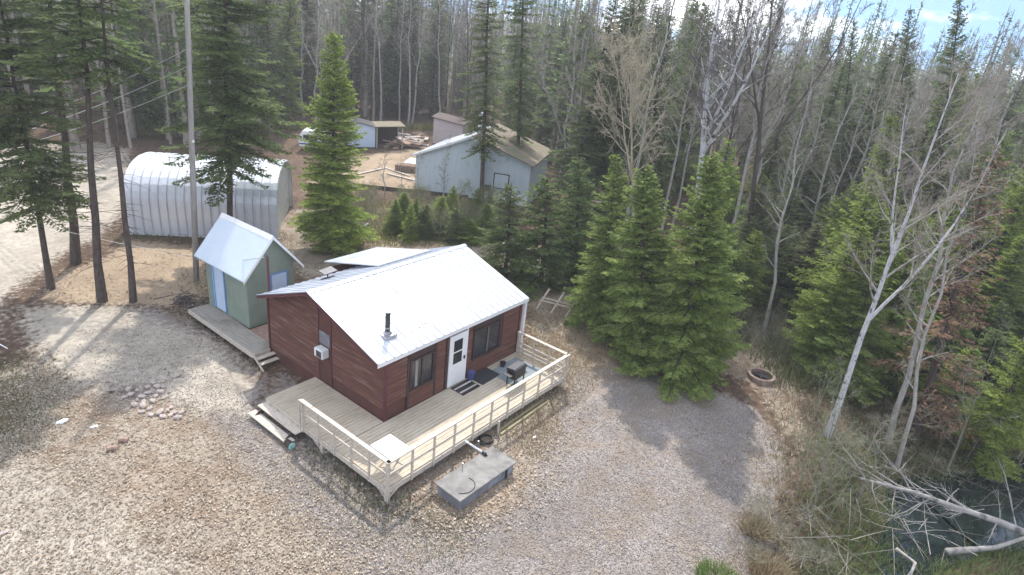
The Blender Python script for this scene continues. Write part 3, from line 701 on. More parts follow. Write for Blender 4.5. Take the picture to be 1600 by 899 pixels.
# service mast
ms = empty('service_mast', (.15, 6.62, -.5), 'weathered reddish mast at the back left corner of the cabin', 'mast')
MB().tube([(0, 0, 0), (0, 0, 4.05)], [.05, .045], 8).build('mast_pole', M['trimred'], ms)
MB().tube([(0, 0, 4.05), (-.05, 0, 4.15), (-.12, 0, 4.1)], .05, 8).build('weather_head', M['steel'], ms)

# ================================================================== DECK
DK = (2.4, -1.2, -.5)
deck = empty('deck', DK, 'weathered wooden deck with white railing wrapping the cabin front', 'deck')
def D(): return MB(DK)
DX0, DX1, DY0 = -1.95, 6.82, -2.42
# front boards run along x, side boards along x as well; joined because each is under 5 px
m = D(); y = DY0
while y < -.06:
    xs = sorted([DX0, DX1]+[random.uniform(DX0+1, DX1-1) for _ in range(2)])
    for a, b_ in zip(xs[:-1], xs[1:]): m.box(a+.003, b_-.003, y+.006, min(y+.134, -.05), -.038+random.uniform(-.003, .003), random.uniform(-.003, .003))
    y += .14
m.build('deck_boards', M['deck'], deck, kind='stuff')
m = D(); y = -.02
while y < 3.55:
    m.box(DX0, -.05, y+.006, y+.134, -.038, random.uniform(-.003, .003)); y += .14
m.build('deck_boards', M['deck'], deck, kind='stuff')
m = D().beam((DX0-.02, DY0, -.13), (DX0-.02, 3.6, -.13), .04, .18); m.build('rim_joist', M['whitewood'], deck)
D().beam((DX0, DY0-.02, -.13), (DX1, DY0-.02, -.13), .04, .18).build('rim_joist', M['whitewood'], deck)
D().beam((DX1+.02, DY0, -.13), (DX1+.02, -.05, -.13), .04, .18).build('rim_joist', M['whitewood'], deck)
D().beam((DX0, 3.6, -.13), (-.05, 3.6, -.13), .04, .18).build('rim_joist', M['whitewood'], deck)
for yy in (-1.6, -.6): D().beam((DX0+.05, yy, -.14), (DX1-.05, yy, -.14), .04, .17).build('joist', M['darkwood'], deck)
# support posts and braces
for x, yb in ((DX0+.0, DY0), (.55, DY0+.25), (2.7, DY0+.25), (4.8, DY0+.25), (DX1-.05, DY0), (DX0, .55), (DX0, 3.4)):
    D().box(x-.06, x+.06, yb-.06, yb+.06, -.6, -.2 if x > DX0+.1 and x < DX1-.1 else -.05).build('support_post', M['whitewood'], deck)
D().beam((DX0, DY0, -.42), (DX0+.42, DY0, -.2), .05, .07).build('brace', M['whitewood'], deck)
D().beam((DX0, DY0, -.42), (DX0, DY0+.42, -.2), .05, .07).build('brace', M['whitewood'], deck)
D().beam((DX0, .55, -.48), (DX0, 1.05, -.2), .05, .07).build('brace', M['whitewood'], deck)
D().beam((DX0, .5, -.5), (DX0+.6, .1, -.2), .05, .07).build('brace', M['whitewood'], deck)
# railing
RZ = .93
def rail_run(a, b_, n, skip0=False, low=-.22):
    a = np.array(a, float); b_ = np.array(b_, float)
    for k in range(n+1):
        if (k == 0 and skip0): continue
        p = a+(b_-a)*k/n; big = k in (0, n)
        s = .045 if big else .028
        D().box(p[0]-s, p[0]+s, p[1]-s, p[1]+s, low, RZ-.02).build('rail_post', M['whitewood'], deck)
    d = (b_-a)/np.linalg.norm(b_-a)*.07
    D().beam((*(a-d), RZ), (*(b_+d), RZ), .13, .04).build('top_rail', M['whitewood'], deck)
    D().beam((*a, .47), (*b_, .47), .03, .075).build('mid_rail', M['whitewood'], deck)
rail_run((DX0-.03, 1.516), (DX0-.03, DY0-.04), 5)
rail_run((DX0+.0, DY0-.055), (DX1+.02, DY0-.055), 10, True)
rail_run((DX1+.03, DY0+.02), (DX1+.03, -.12), 3, True)
for z in (.1, .26): D().beam((DX1+.0, DY0+.06, z), (DX1+.0, -.12, z), .025, .11).build('rail_slat', M['whitewood'], deck)
D().box(DX0-.07, DX0+.0, 1.62, 1.68, -.2, RZ-.02).build('rail_post', M['whitewood'], deck)
# steps on the left side
D().box(DX0-.33, DX0-.045, 1.5, 3.62, -.20, -.16).build('step_tread', M['whitewood'], deck)
D().box(DX0-.66, DX0-.37, 1.46, 3.68, -.38, -.34).build('step_tread', M['whitewood'], deck)
for yy in (1.7, 3.4): D().prism([(DX0-.64, -.385), (DX0-.05, -.385), (DX0-.05, -.21), (DX0-.32, -.21)], yy-.02, yy+.02).build('stringer', M['darkwood'], deck)
# skirting sheet under the front
D().add([(-.55, DY0+.1, -.2), (.45, DY0+.1, -.2), (.45, DY0+.12, -.52), (-.55, DY0+.12, -.52), (-.55, DY0+.12, -.2), (.45, DY0+.12, -.2), (.45, DY0+.14, -.52), (-.55, DY0+.14, -.52)],
        [(0, 1, 2, 3), (4, 7, 6, 5), (0, 4, 5, 1), (1, 5, 6, 2), (2, 6, 7, 3), (3, 7, 4, 0)]).build('skirting_panel', M['concside'], deck)

def simple(name, m, mtl, label, cat, loc=(0, 0, 0), rz=0, group=None, bevel=0, smooth=False):
    o = m.build(name, mtl, None, bevel=bevel, smooth=smooth); o.location = loc; o.rotation_euler = (0, 0, rz); return tag(o, label, cat, group)
# white folding table in the deck corner
tb = empty('folding_table', (-1.32, -1.78, 0), 'white folding table with crossed legs in the front corner of the deck', 'table')
MB().box(-.38, .38, -.42, .42, .70, .735).build('table_top', M['white'], tb, bevel=.008)
for sy in (-.33, .33):
    MB().beam((-.32, sy, 0), (.32, sy, .70), .03, .03).build('leg', M['steellt'], tb); MB().beam((.32, sy+.04, 0), (-.32, sy+.04, .70), .03, .03).build('leg', M['steellt'], tb)
# mats, rug
mt = empty('boot_mat', (3.42, -.42, .004), 'black mat with pale stripes in front of the white cabin door', 'mat')
MB().box(-.46, .46, -.34, .30, 0, .014).build('mat', M['black'], mt)
for k in (-.16, .12): MB().box(-.43, .43, k-.045, k+.03, .0145, .024).build('stripe', M['board'], mt)
simple('door_mat', MB().box(-.52, .52, -.34, .34, 0, .016), M['blackmat'], 'charcoal mat on the deck right of the striped mat', 'mat', (4.5, -.42, .006), .03)
simple('rug', MB().box(-.95, .75, -.62, .62, 0, .012), M['rug'], 'grey blue rug on the right end of the deck', 'rug', (5.75, -.95, .005), 0)
# barbecue: low black box with open lid shelf
bq = empty('barbecue', (5.0, -1.48, .017), 'black box barbecue with flat lid on the deck by the rail', 'barbecue', rz=.05)
MB().box(-.34, .34, -.2, .2, .30, .62).build('body', M['black'], bq, bevel=.02)
MB().prism([(-.22, .62), (.22, .62), (.2, .72), (-.12, .76), (-.2, .72)], -.36, .36, 'x').build('lid', M['steel'], bq, bevel=.01)
for sx_ in (-.3, .3):
    for sy_ in (-.16, .16): MB().box(sx_-.018, sx_+.018, sy_-.018, sy_+.018, 0, .3).build('leg', M['black'], bq)
MB().box(-.62, -.36, -.16, .16, .54, .565).build('side_shelf', M['black'], bq)
# small items by the wall
simple('storage_box', MB().box(-.11, .11, -.09, .09, 0, .34), M['cloth'], 'small dark blue box standing on the deck right of the white door', 'box', (3.98, -.2, .004), .2, bevel=.015)
pt = empty('plant_pot', (5.55, -.42, .02), 'small dark pot under the right cabin window', 'pot')
MB().tube([(0, 0, 0), (0, 0, .16), (0, 0, .18)], [.08, .12, .125], 12).build('pot', M['black'], pt)
MB().tube([(0, 0, .165), (0, 0, .175)], .11, 12).build('soil', M['ash'], pt)
# teal bucket end by the lower step
bk = empty('bucket', (DX0-.58, 1.33, -.40), 'pale teal plastic bucket lying on its side at the end of the lower step', 'bucket')
MB().tube([(0, .28, .02), (0, 0, .02), (0, -.02, .02)], [.10, .125, .13], 16).build('bucket_wall', M['darkwood'], bk)
MB().tube([(0, -.021, .02), (0, -.035, .02)], [.125, .11], 16).build('lid', M['teal'], bk)

# ================================================================== septic tank in front of the deck
TZ = -.53
tk = empty('septic_tank', (.42, -3.7, TZ), 'low grey concrete box tank with a flat slab lid on the gravel', 'tank', rz=math.radians(-1.5))
MB().box(-1.17, 1.17, -.46, .46, 0, .40).build('tank_wall', M['concside'], tk, bevel=.012)
MB().box(-1.24, 1.24, -.52, .52, .402, .455).build('slab_lid', M['concrete'], tk, bevel=.008)
m = MB(); pts = [(-.72+.36*math.cos(a), -.12+.33*math.sin(a), .462) for a in np.linspace(-2.7, .3, 14)]; m.tube(pts, .012, 5).build('lid_seam', M['black'], tk)
MB().box(.78, .82, -.53, -.462, .0, .40).build('strap', M['darkwood'], tk)
MB().tube([(-.22, .40, .45), (-.22, .40, .66)], .018, 8).build('vent_stub', M['steellt'], tk)
pp = empty('water_pipe', (1.15, -3.0, -.05), 'white pipe with black elbow running from under the deck onto the tank lid', 'pipe')
MB().tube([(0, .45, .06), (.02, -.28, .03)], .035, 8).build('pipe', M['white'], pp, smooth=True)
MB().tube([(.02, -.25, .03), (.02, -.38, .03), (.02, -.40, -.02)], [.045, .055, .05], 10).build('elbow', M['black'], pp)
MB().tube([(.25, .12, -.47), (.25, .12, .12)], .03, 8).build('riser', M['steellt'], pp)
hs = K; simple('hose_coil', MB().tube([(.3*math.cos(a)*(1-a*.02), .22*math.sin(a), .02+a*.006) for a in np.linspace(0, 18, 60)], .018, 6), M['black'], 'coiled black hose on the ground under the front of the deck', 'hose', (2.15, -2.6, -.5))
# timbers lying below the deck
for (a, b_, dz, lb) in (((2.75, -2.72), (5.6, -2.66), 0, 'greenish timber lying along the ground right of the tank, nearer the camera'), ((2.8, -2.56), (5.5, -2.5), .0, 'greenish timber lying along the ground right of the tank, nearer the deck')):
    cx0, cy0 = (a[0]+b_[0])/2, (a[1]+b_[1])/2
    simple('timber', MB().beam((a[0]-cx0, a[1]-cy0, .04), (b_[0]-cx0, b_[1]-cy0, .04), .09, .09), M['timber'], lb, 'timber', (cx0, cy0, -.52), group='timbers lying below the deck')
simple('timber_post', MB().box(-.03, .03, -.03, .03, 0, .55), M['whitewood'], 'short pale post standing at the left end of the green timbers', 'post', (2.72, -2.62, -.52))

# ================================================================== GREEN SHED
SH = (.25, 8.39, 0); sth = math.radians(1.93); sw, sdp, shz, sH, so = 2.13, 2.95, 2.12, 3.68, .29
sh = empty('green_shed', (SH[0], SH[1], 0), 'small sage green shed with a steep pale blue metal roof', 'shed', rz=sth)
MB().box(0, sw, .001, sdp, -.12, shz+.05).build('walls', M['green'], sh)
sl_ = (sH-shz)/(sw/2+so)
def shr(x): return sH-sl_*abs(x-sw/2)
MB().prism([(0.0, shz+.04), (sw, shz+.04), (sw, shr(sw)-.06), (sw/2, sH-.07), (0, shr(0)-.06)], -.004, .06).build('gable', M['green'], sh)
MB().prism([(0.0, shz+.04), (sw, shz+.04), (sw, shr(sw)-.06), (sw/2, sH-.07), (0, shr(0)-.06)], sdp-.06, sdp+.004).build('gable', M['green'], sh)
for sg in (-1, 1):
    xe = sw/2+sg*(sw/2+so)
    MB().prism([(sw/2, sH), (xe, shz), (xe, shz-.05), (sw/2, sH-.05)], -so, sdp+so).build('roof_side', M['roofwhite'], sh)
    MB().prism([(sw/2, sH-.012), (xe, shz-.012), (xe, shz-.14), (sw/2, sH-.14)], -so-.025, -so-.002).build('bargeboard', M['white'], sh)
MB().prism([(sw/2-.14, shr(sw/2-.14)+.012), (sw/2, sH+.02), (sw/2+.14, shr(sw/2+.14)+.012), (sw/2+.14, shr(sw/2+.14)+.002), (sw/2, sH+.006), (sw/2-.14, shr(sw/2-.14)+.002)], -so-.03, sdp+so+.01).build('ridge_cap', M['white'], sh)
# side door (faces -x) near the back, front window/door on the gable
d = MB().box(-.035, -.002, 1.62, 2.30, .02, 1.95).build('door', M['bluewhite'], sh)
for yy in (1.55, 2.30, 2.44): MB().box(-.05, -.001, yy, yy+.06, .0, 2.02).build('door_frame', M['bluetrim'], sh)
MB().box(-.03, -.002, 2.36, 2.44, .02, 1.95).build('door_panel', M['bluewhite'], sh)
f = MB().box(1.0, 1.80, -.055, -.006, 1.05, 1.98).build('window', M['bluetrim'], sh); MB().box(1.07, 1.73, -.065, -.056, 1.10, 1.92).build('pane', M['bluewhite'], f)
d2 = MB().box(1.15, 1.85, -.045, -.006, .02, .98).build('lower_door', M['bluewhite'], sh); MB().box(1.08, 1.145, -.05, -.006, .02, 1.0).build('door_frame', M['bluetrim'], sh)
# its narrow deck with three steps
SK = (-.2, 8.6, -.5)
sdk = empty('shed_deck', SK, 'narrow grey boardwalk deck with three steps beside the green shed', 'deck')
m = MB(SK); 
for k in range(6):
    x = -.72+k*.148; x2 = x+.14
    m.box(x, x2, 6.5, 11.35, -.11, -.075+random.uniform(-.003, .003))
m.build('deck_boards', M['deck2'], sdk, kind='stuff')
m = MB(SK)
for k in range(8):
    y0 = 6.93+k*.17; m.box(.18, 2.35, y0, y0+.16, -.115, -.08+random.uniform(-.003, .003))
m.build('deck_boards', M['firewood'], sdk, kind='stuff')
MB(SK).box(-.765, -.725, 6.5, 11.35, -.25, -.08).build('rim_joist', M['whitewood'], sdk)
MB(SK).box(-.72, .17, 6.465, 6.495, -.24, -.08).build('rim_joist', M['whitewood'], sdk)
for yy in (7.2, 8.6, 10.2): MB(SK).box(-.72, -.62, yy-.05, yy+.05, -.62, -.12).build('support_post', M['darkwood'], sdk)
for k, (y0, z) in enumerate(((6.2, -.2), (5.98, -.33))):
    MB(SK).box(-.7, .1, y0, y0+.2, z-.035, z).build('step_tread', M['whitewood'], sdk)
for x in (-.74, .12): MB(SK).prism([(5.8, -.52), (5.9, -.52), (6.5, -.16), (6.5, -.05)], x-.02, x+.02, 'x').build('stringer', M['whitewood'], sdk)

# ================================================================== QUONSET SHED
qo = bp(200, 366); q1 = bp(436, 374); qd = q1-qo; QW = float(np.hypot(qd[0], qd[1])); qth = math.atan2(qd[1], qd[0]); QD = 5.9
qs = empty('quonset_shed', (qo[0], qo[1], -.5), 'arched galvanised steel storage shed behind the green shed', 'shed', rz=qth)
nR = 18; rw = QW/nR
prof = [(0, 0), (0, .8), (0, 1.6), (.03, 2.0), (.14, 2.38), (.34, 2.72), (.65, 3.02), (1.05, 3.25), (1.6, 3.45), (2.3, 3.56), (QD/2, 3.60)]
prof = prof+[(QD-a, b_) for a, b_ in prof[-2::-1]]
def arch():
    m = MB(); n = len(prof); sect = [(0, 0), (rw*.28, 0), (rw*.36, .07), (rw*.90, .07), (rw*.985, 0)]
    nr = []
    for i, (a, b_) in enumerate(prof):
        p0 = prof[max(i-1, 0)]; p1 = prof[min(i+1, n-1)]; t = (p1[0]-p0[0], p1[1]-p0[1]); l = math.hypot(*t); nr.append((-t[1]/l, t[0]/l))
    v = []
    for (a, b_), (nx, nz_) in zip(prof, nr): v += [(x, a+nx*h, b_+nz_*h) for x, h in sect]
    k = len(sect); f = [(i*k+j, i*k+j+1, (i+1)*k+j+1, (i+1)*k+j) for i in range(n-1) for j in range(k-1)]
    return m.add(v, f)
first = arch().build('arch_panel', M['galv'], qs)
for k in range(1, nR):
    c = first.copy(); COL.objects.link(c); c.parent = qs; c.location = (k*rw, 0, 0)
def endwall(x, sgn):
    m = MB(); z = 0
    for k in range(20):
        z0, z1 = k*.18, (k+1)*.18
        def lo(z):
            for (a, b_), (c, d_) in zip(prof[:len(prof)//2], prof[1:len(prof)//2+1]):
                if b_ <= z <= d_: return a+(c-a)*(z-b_)/(d_-b_+1e-9)
            return QD/2
        a0, a1 = lo(z0)+.03, lo(z1)+.03
        if z1 > 3.58: break
        m.add([(x+sgn*.03, a0, z0), (x+sgn*.03, QD-a0, z0), (x+sgn*.005, QD-a1, z1), (x+sgn*.005, a1, z1), (x, a0, z0), (x, QD-a0, z0)], [(0, 1, 2, 3), (4, 5, 1, 0)])
    m.add([(x, a+.03 if a < QD/2 else a-.03, b_) for a, b_ in prof], [tuple(range(len(prof)))])
    return m
endwall(QW-.25, 1).build('end_wall', M['beige'], qs); endwall(.2, -1).build('end_wall', M['beige'], qs)
MB().box(-.05, QW+.02, -.10, -.03, -.12, .05).build('base_rail', M['white'], qs)

# ================================================================== NEIGHBOURING HOUSE
HO = (21.18, 21.2); hth = math.radians(-66.14); hw, hr, hd, hh, hH, hh2 = 8.7, 4.25, 6.6, 2.25, 4.13, 2.73
# local: X along the gable wall, Y to the back (away from the camera)
ns = empty('neighbour_house', (HO[0], HO[1], -.5), 'pale blue neighbouring house with grey and mossy brown gable roof', 'house', rz=hth)
z0 = .0; kx = 5.1
ztop = lambda x: (hh+.5+(hH-hh)*x/hr) if x < hr else (hH+.5+(hh2-hH)*(x-hr)/(hw-hr))
MB().prism([(0, 0), (kx, 0), (kx, ztop(kx)-.1), (hr, hH+.4), (0, ztop(0)-.1)], 0, .15).build('gable_wall', M['houseblue'], ns)
MB().prism([(kx+.002, 0), (hw, 0), (hw, ztop(hw)-.1), (kx+.002, ztop(kx)-.1)], .45, .6).build('gable_wall', M['houseblue'], ns)
MB().box(kx+.0, kx+.1, .151, .449, 0, ztop(kx)-.12).build('corner_wall', M['white'], ns)
MB().box(0, .15, .151, hd, 0, hh+.4).build('side_wall', M['houseblue'], ns)
MB().box(hw-.15, hw, .61, hd, 0, hh2+.35).build('side_wall', M['houseblue'], ns)
for k in range(1, 8): MB().box(k*.62, k*.62+.02, -.012, -.001, .05, ztop(k*.62)-.14).build('batten', M['houseblue'], ns)
MB().box(.0, kx, -.03, -.002, -.3, .06).build('base_board', M['darkwood'], ns)
MB().box(kx, hw, .42, .448, -.1, .75).build('base_panel', M['white'], ns)
wn = MB().box(kx+.9, kx+2.1, .40, .449, 1.0, 2.15).build('window', M['trimdark'], ns); MB().box(kx+.98, kx+2.02, .39, .399, 1.07, 2.08).build('pane', M['houseblue'], wn)
MB().box(kx+.2, kx+.8, .1, .44, .75, 1.15).build('wall_box', M['steel'], ns)
MB().prism([(-.3, ztop(-.3)), (hr, hH+.5), (hr, hH+.42), (-.3, ztop(-.3)-.08)], -.3, hd+.3).build('roof_side', M['roof'], ns)
MB().prism([(hr+.001, hH+.5), (hw+.3, ztop(hw+.3)), (hw+.3, ztop(hw+.3)-.08), (hr+.001, hH+.42)], .0, hd+.3).build('roof_side', M['mossroof'], ns)
MB().prism([(-.3, ztop(-.3)-.01), (hr, hH+.49), (hr, hH+.34), (-.3, ztop(-.3)-.16)], -.33, -.302).build('bargeboard', M['white'], ns)
MB().prism([(hr, hH+.49), (kx+.2, ztop(kx+.2)-.01), (kx+.2, ztop(kx+.2)-.16), (hr, hH+.34)], -.33, -.302).build('bargeboard', M['white'], ns)
hc = empty('house_flue', tuple(np.array([HO[0], HO[1], 0])+np.array([math.cos(hth)*4.3-math.sin(hth)*1.6, math.sin(hth)*4.3+math.cos(hth)*1.6, 3.95])), 'white flue pipe rising from the ridge of the pale blue house', 'chimney')
MB().tube([(0, 0, -.1), (0, 0, 1.5)], .14, 10).build('pipe', M['white'], hc); MB().tube([(0, 0, 1.5), (0, 0, 1.62)], [.2, .17], 10).build('cap', M['steellt'], hc)
# pale shed behind the house
B1 = bp(668, 240, -.5); sb = empty('lean_to_shed', tuple(bp(676, 224)), 'pale lilac flat roofed shed behind the pale blue house', 'shed', rz=math.radians(-58))
MB().prism([(0, 0), (3.0, 0), (3.0, 2.2), (0, 2.6)], 0, 3.0).build('walls', M['pinkwall'], sb)
MB().prism([(-.2, 2.68), (3.2, 2.22), (3.2, 2.16), (-.2, 2.62)], -.25, 3.2).build('roof', M['trimdark'], sb)
# small blue-white hut with dark lean-to
hb = bp(545, 232, -.5); hb2 = bp(586, 233, -.5); t = math.atan2(hb2[1]-hb[1], hb2[0]-hb[0]); wv = float(np.linalg.norm(hb2-hb))
hu = empty('hut', tuple(hb), 'small pale blue hut with a low roof beyond the neighbouring yard', 'shed', rz=t)
MB().prism([(0, 0.15), (wv, .15), (wv, 2.0), (wv*.38, 2.35), (0, 2.1)], 0, 2.6).build('walls', M['bluewhite'], hu)
MB().prism([(-.15, 2.12), (wv*.38, 2.42), (wv+.2, 2.02), (wv+.2, 1.97), (wv*.38, 2.36), (-.15, 2.06)], -.15, 2.8).build('roof', M['steel'], hu)
MB().box(.1, wv-.1, .1, 2.5, 0, .15).build('base', M['darkwood'], hu)
wb = bp(588, 232, -.5)
wsd = empty('wood_shelter', tuple(wb), 'dark open fronted wood shelter right of the pale blue hut', 'shelter', rz=t)
for x in (0, 2.4): 
    for yq in (0, 2.2): MB().box(x, x+.1, yq, yq+.1, 0, 1.95).build('post', M['board'], wsd)
MB().prism([(-.2, 1.98), (2.7, 2.12), (2.7, 2.18), (-.2, 2.04)], -.2, 2.5).build('roof', M['mossroof'], wsd)
MB().box(.1, 2.4, 2.1, 2.14, 0, 1.9).build('back_wall', M['darkwood'], wsd)
# camper trailer, partly behind the quonset
cb = bp(468, 236, -.5); ct = empty('camper_trailer', tuple(cb), 'white camper trailer parked behind the arched steel shed', 'trailer', rz=math.radians(-48))
MB().prism([(0, .4), (2.6, .4), (2.7, 1.0), (2.4, 1.75), (.3, 1.8), (-.1, 1.2)], 0, 2.0).build('body', M['white'], ct, bevel=.05)
f = MB().box(.35, 1.5, -.02, -.002, 1.0, 1.45).build('window', M['trimdark'], ct); MB().box(.42, 1.43, -.03, -.021, 1.05, 1.4).build('pane', M['glass'], f)
MB().box(0, 2.6, -.012, -.001, .6, .72).build('stripe', M['cloth'], ct)
for x in (1.2, 1.85): MB().tube([(x, .05, .33), (x, .25, .33)], .33, 14).build('wheel', M['black'], ct)
# yard clutter near the house
def at(px, py): return tuple(gp(px, py))
random.seed(3)
for i, (px, py) in enumerate([(617, 232), (626, 226), (635, 232), (642, 224), (650, 232), (660, 226), (655, 219), (630, 218)]):
    m = MB()
    for k in range(5): 
        a = random.uniform(0, 3.14); c = (random.uniform(-.5, .5), random.uniform(-.4, .4)); hh_ = .1+.13*k
        m.beam((c[0]-.7*math.cos(a), c[1]-.7*math.sin(a), hh_), (c[0]+.7*math.cos(a), c[1]+.7*math.sin(a), hh_+random.uniform(-.1, .2)), random.uniform(.1, .7), .06)
    simple('scrap_pile', m, M['board'] if i % 2 else M['firewood'], 'heap of scrap boards between the wood shelter and the pale blue house', 'scrap pile', at(px, py), group='scrap heaps in the neighbouring yard')
m = MB()
for r_i in range(3):
    for k in range(9): m.tube([(k*.2, 0, .12+.18*r_i), (k*.2+.02, 1.0, .12+.18*r_i)], .09, 6)
fw = at(618, 268); simple('firewood_stack', m, M['firewood'], 'low stack of split firewood left of the pale blue house wall', 'firewood', fw, rz=-.9)
m = MB(); m.add([(0, 0, .45), (1.9, 0, .5), (2.0, 1.5, .55), (.1, 1.4, .6), (0, 0, .38), (1.9, 0, .42), (2.0, 1.5, .48), (.1, 1.4, .52)], [(0, 1, 2, 3), (7, 6, 5, 4), (0, 4, 5, 1), (1, 5, 6, 2), (2, 6, 7, 3), (3, 7, 4, 0)])
tp_ = empty('work_table', at(630, 262), 'low table covered with a white sheet beside the pale blue house', 'table', rz=-1.1)
m.build('sheet', M['tarp'], tp_)
for x, yq in ((.1, .1), (1.8, .1), (.15, 1.3), (1.85, 1.35)): MB().box(x-.05, x+.05, yq-.05, yq+.05, -.1, .42).build('leg', M['board'], tp_)
for i, (a, b_) in enumerate((((598, 262), (640, 276)), ((604, 272), (648, 283)), ((560, 273), (600, 264)))):
    A, B = np.array(at(*a)), np.array(at(*b_)); simple('plank', MB().beam((0, 0, .06), tuple(B-A+np.array([0, 0, .06])), .18, .05), M['board'], ('loose pale plank left of the pale blue house, the one nearest its wall', 'loose pale plank in front of the firewood stack by the pale blue house', 'loose plank farthest left in the neighbouring yard')[i], 'plank', tuple(A))
A, B = np.array(at(560, 293)), np.array(at(752, 313)); simple('edging_board', MB().beam((0, 0, .1), tuple(B-A+np.array([0, 0, .1])), .05, .35), M['darkwood'], 'long dark edging board along the front of the neighbouring yard', 'board', tuple(A))
# birch logs behind the cabin
for i, (a, b_) in enumerate((((520, 370), (548, 345)), ((549, 374), (575, 352)), ((528, 374), (556, 350)))):
    A, B = np.array(at(*a)), np.array(at(*b_)); dB = B-A
    simple('birch_log', MB().tube([(0, 0, .1), tuple(dB*.5+np.array([0, .05, .12])), tuple(dB+np.array([0, 0, .1]))], [.10, .09, .07], 8), M['barkwhite'], ('pale birch log behind the cabin, leftmost of three under the bright spruce', 'pale birch log behind the cabin, farthest right of the three', 'pale birch log behind the cabin, the middle one of three')[i], 'log', tuple(A), group='birch logs lying behind the cabin')

# ================================================================== YARD THINGS
# hurdle rack
rk = np.array(at(860, 490)); r0 = np.array(at(838, 484)); r2 = np.array(at(884, 496)); dirn = (r2-r0)/np.linalg.norm(r2-r0); nn = np.array([-dirn[1], dirn[0], 0])
if nn@CF < 0: nn = -nn
rack = empty('wooden_rack', tuple((r0+r2)/2), 'leaning pale wooden rack of three posts and two rails in dry grass', 'rack')
c0 = (r0+r2)/2
for s in (0, .5, 1):
    p = r0+(r2-r0)*s-c0; tpv = p+nn*.55+dirn*.35+np.array([0, 0, 1.0]); MB().beam(tuple(p), tuple(tpv), .07, .07).build('post', M['whitewood'], rack)
for f in (.45, .58):
    e = nn*.55*f+dirn*.35*f+np.array([0, 0, f])-nn*.05; MB().beam(tuple(r0-c0+e-dirn*.1), tuple(r2-c0+e+dirn*.1), .05, .06).build('rail', M['whitewood'], rack)
# fire ring
fp = np.array(at(1188, 592)); fr = empty('fire_ring', tuple(fp), 'round rusty steel fire ring on bare ground by the trees', 'fire pit')
m = MB(); n = 28; ro, ri, hh_ = .56, .44, .22
v = []
for R_, z in ((ro, 0), (ro, hh_), (ri, hh_), (ri, .05)): v += [(R_*math.cos(2*math.pi*k/n), R_*math.sin(2*math.pi*k/n), z) for k in range(n)]
m.add(v, [(j*n+k, j*n+(k+1) % n, (j+1)*n+(k+1) % n, (j+1)*n+k) for j in range(3) for k in range(n)]); m.build('ring', M['rust'], fr, smooth=False)
MB().tube([(0, 0, .02), (0, 0, .06)], ri-.005, 20).build('ash_bed', M['ash'], fr)
for a in (.3, 1.7): MB().beam((-.25*math.cos(a), -.25*math.sin(a), .1), (.25*math.cos(a), .25*math.sin(a), .13), .06, .06).build('charred_log', M['black'], fr)
# rocks
def rock(sz, seed):
    r = np.random.default_rng(seed); m = MB()
    import bmesh
    bm = bmesh.new(); bmesh.ops.create_icosphere(bm, subdivisions=1, radius=1)
    for v in bm.verts: v.co = Vector((v.co.x*r.uniform(.7, 1.1), v.co.y*r.uniform(.6, 1), v.co.z*r.uniform(.45, .7)))
    me = bpy.data.meshes.new('rock'); bm.to_mesh(me); bm.free(); me.materials.append(M['rock']); return me
rocks = [rock(1, k) for k in range(6)]
rp = [(205, 618), (212, 626), (220, 622), (228, 630), (216, 611), (232, 616), (240, 628), (224, 636), (236, 640), (212, 634), (245, 606), (252, 598), (262, 594), (272, 590), (282, 588), (258, 606), (248, 646), (256, 652), (266, 650), (274, 646), (262, 642), (270, 638), (240, 600), (229, 606), (196, 622), (202, 610), (285, 646), (280, 654), (220, 645), (233, 650), (244, 620), (250, 614)]
for i, (a, b_) in enumerate(rp):
    o = link('rock', rocks[i % 6]); s = random.uniform(.08, .16); o.scale = (s*1.2, s, s); P = gp(a+random.uniform(-3, 3), b_); o.location = (P[0], P[1], P[2]+s*.35); o.rotation_euler = (0, 0, random.uniform(0, 6))
    tag(o, 'fist sized pale rock in the scattered rock heap on the open gravel', 'rock', 'rocks heaped on the gravel left of the cabin')
for i, (a, b_, s, lb) in enumerate(((98, 660, .16, 'pale stone on the leaf litter of the open left yard'), (147, 668, .11, 'small white stone right of the pale stone in the left yard'), (835, 684, .09, 'small white stone on the leaf litter right of the tank'), (32, 605, .09, 'white stone in the shade at the left edge'), (8, 833, .12, 'whitish stone near the bottom left corner'))):
    o = link('stone', rocks[i]); o.data = o.data.copy(); o.data.materials[0] = M['white'] if i in (1, 2, 0) else M['rock']; o.scale = (s*1.3, s*.8, s*.7); P = gp(a, b_); o.location = (P[0], P[1], P[2]+s*.2); tag(o, lb, 'stone')
# stump-like log pieces
for i, (a, b_, lb) in enumerate(((182, 702, 'short weathered log chunk half sunk in the left leaf litter'), (200, 690, 'second log chunk just behind the half sunk one on the left'))):
    P = gp(a, b_); simple('log_chunk', MB().tube([(0, 0, .03), (.22, .1, .08)], [.10, .08], 9), M['firewood'], lb, 'log', tuple(P), rz=random.uniform(0, 3))
# white rod at left edge
P = gp(12, 545); simple('white_rod', MB().tube([(0, 0, 0), (-.7, .75, .75)], .022, 6), M['white'], 'thin white rod leaning at the left edge of the picture', 'rod', tuple(P))
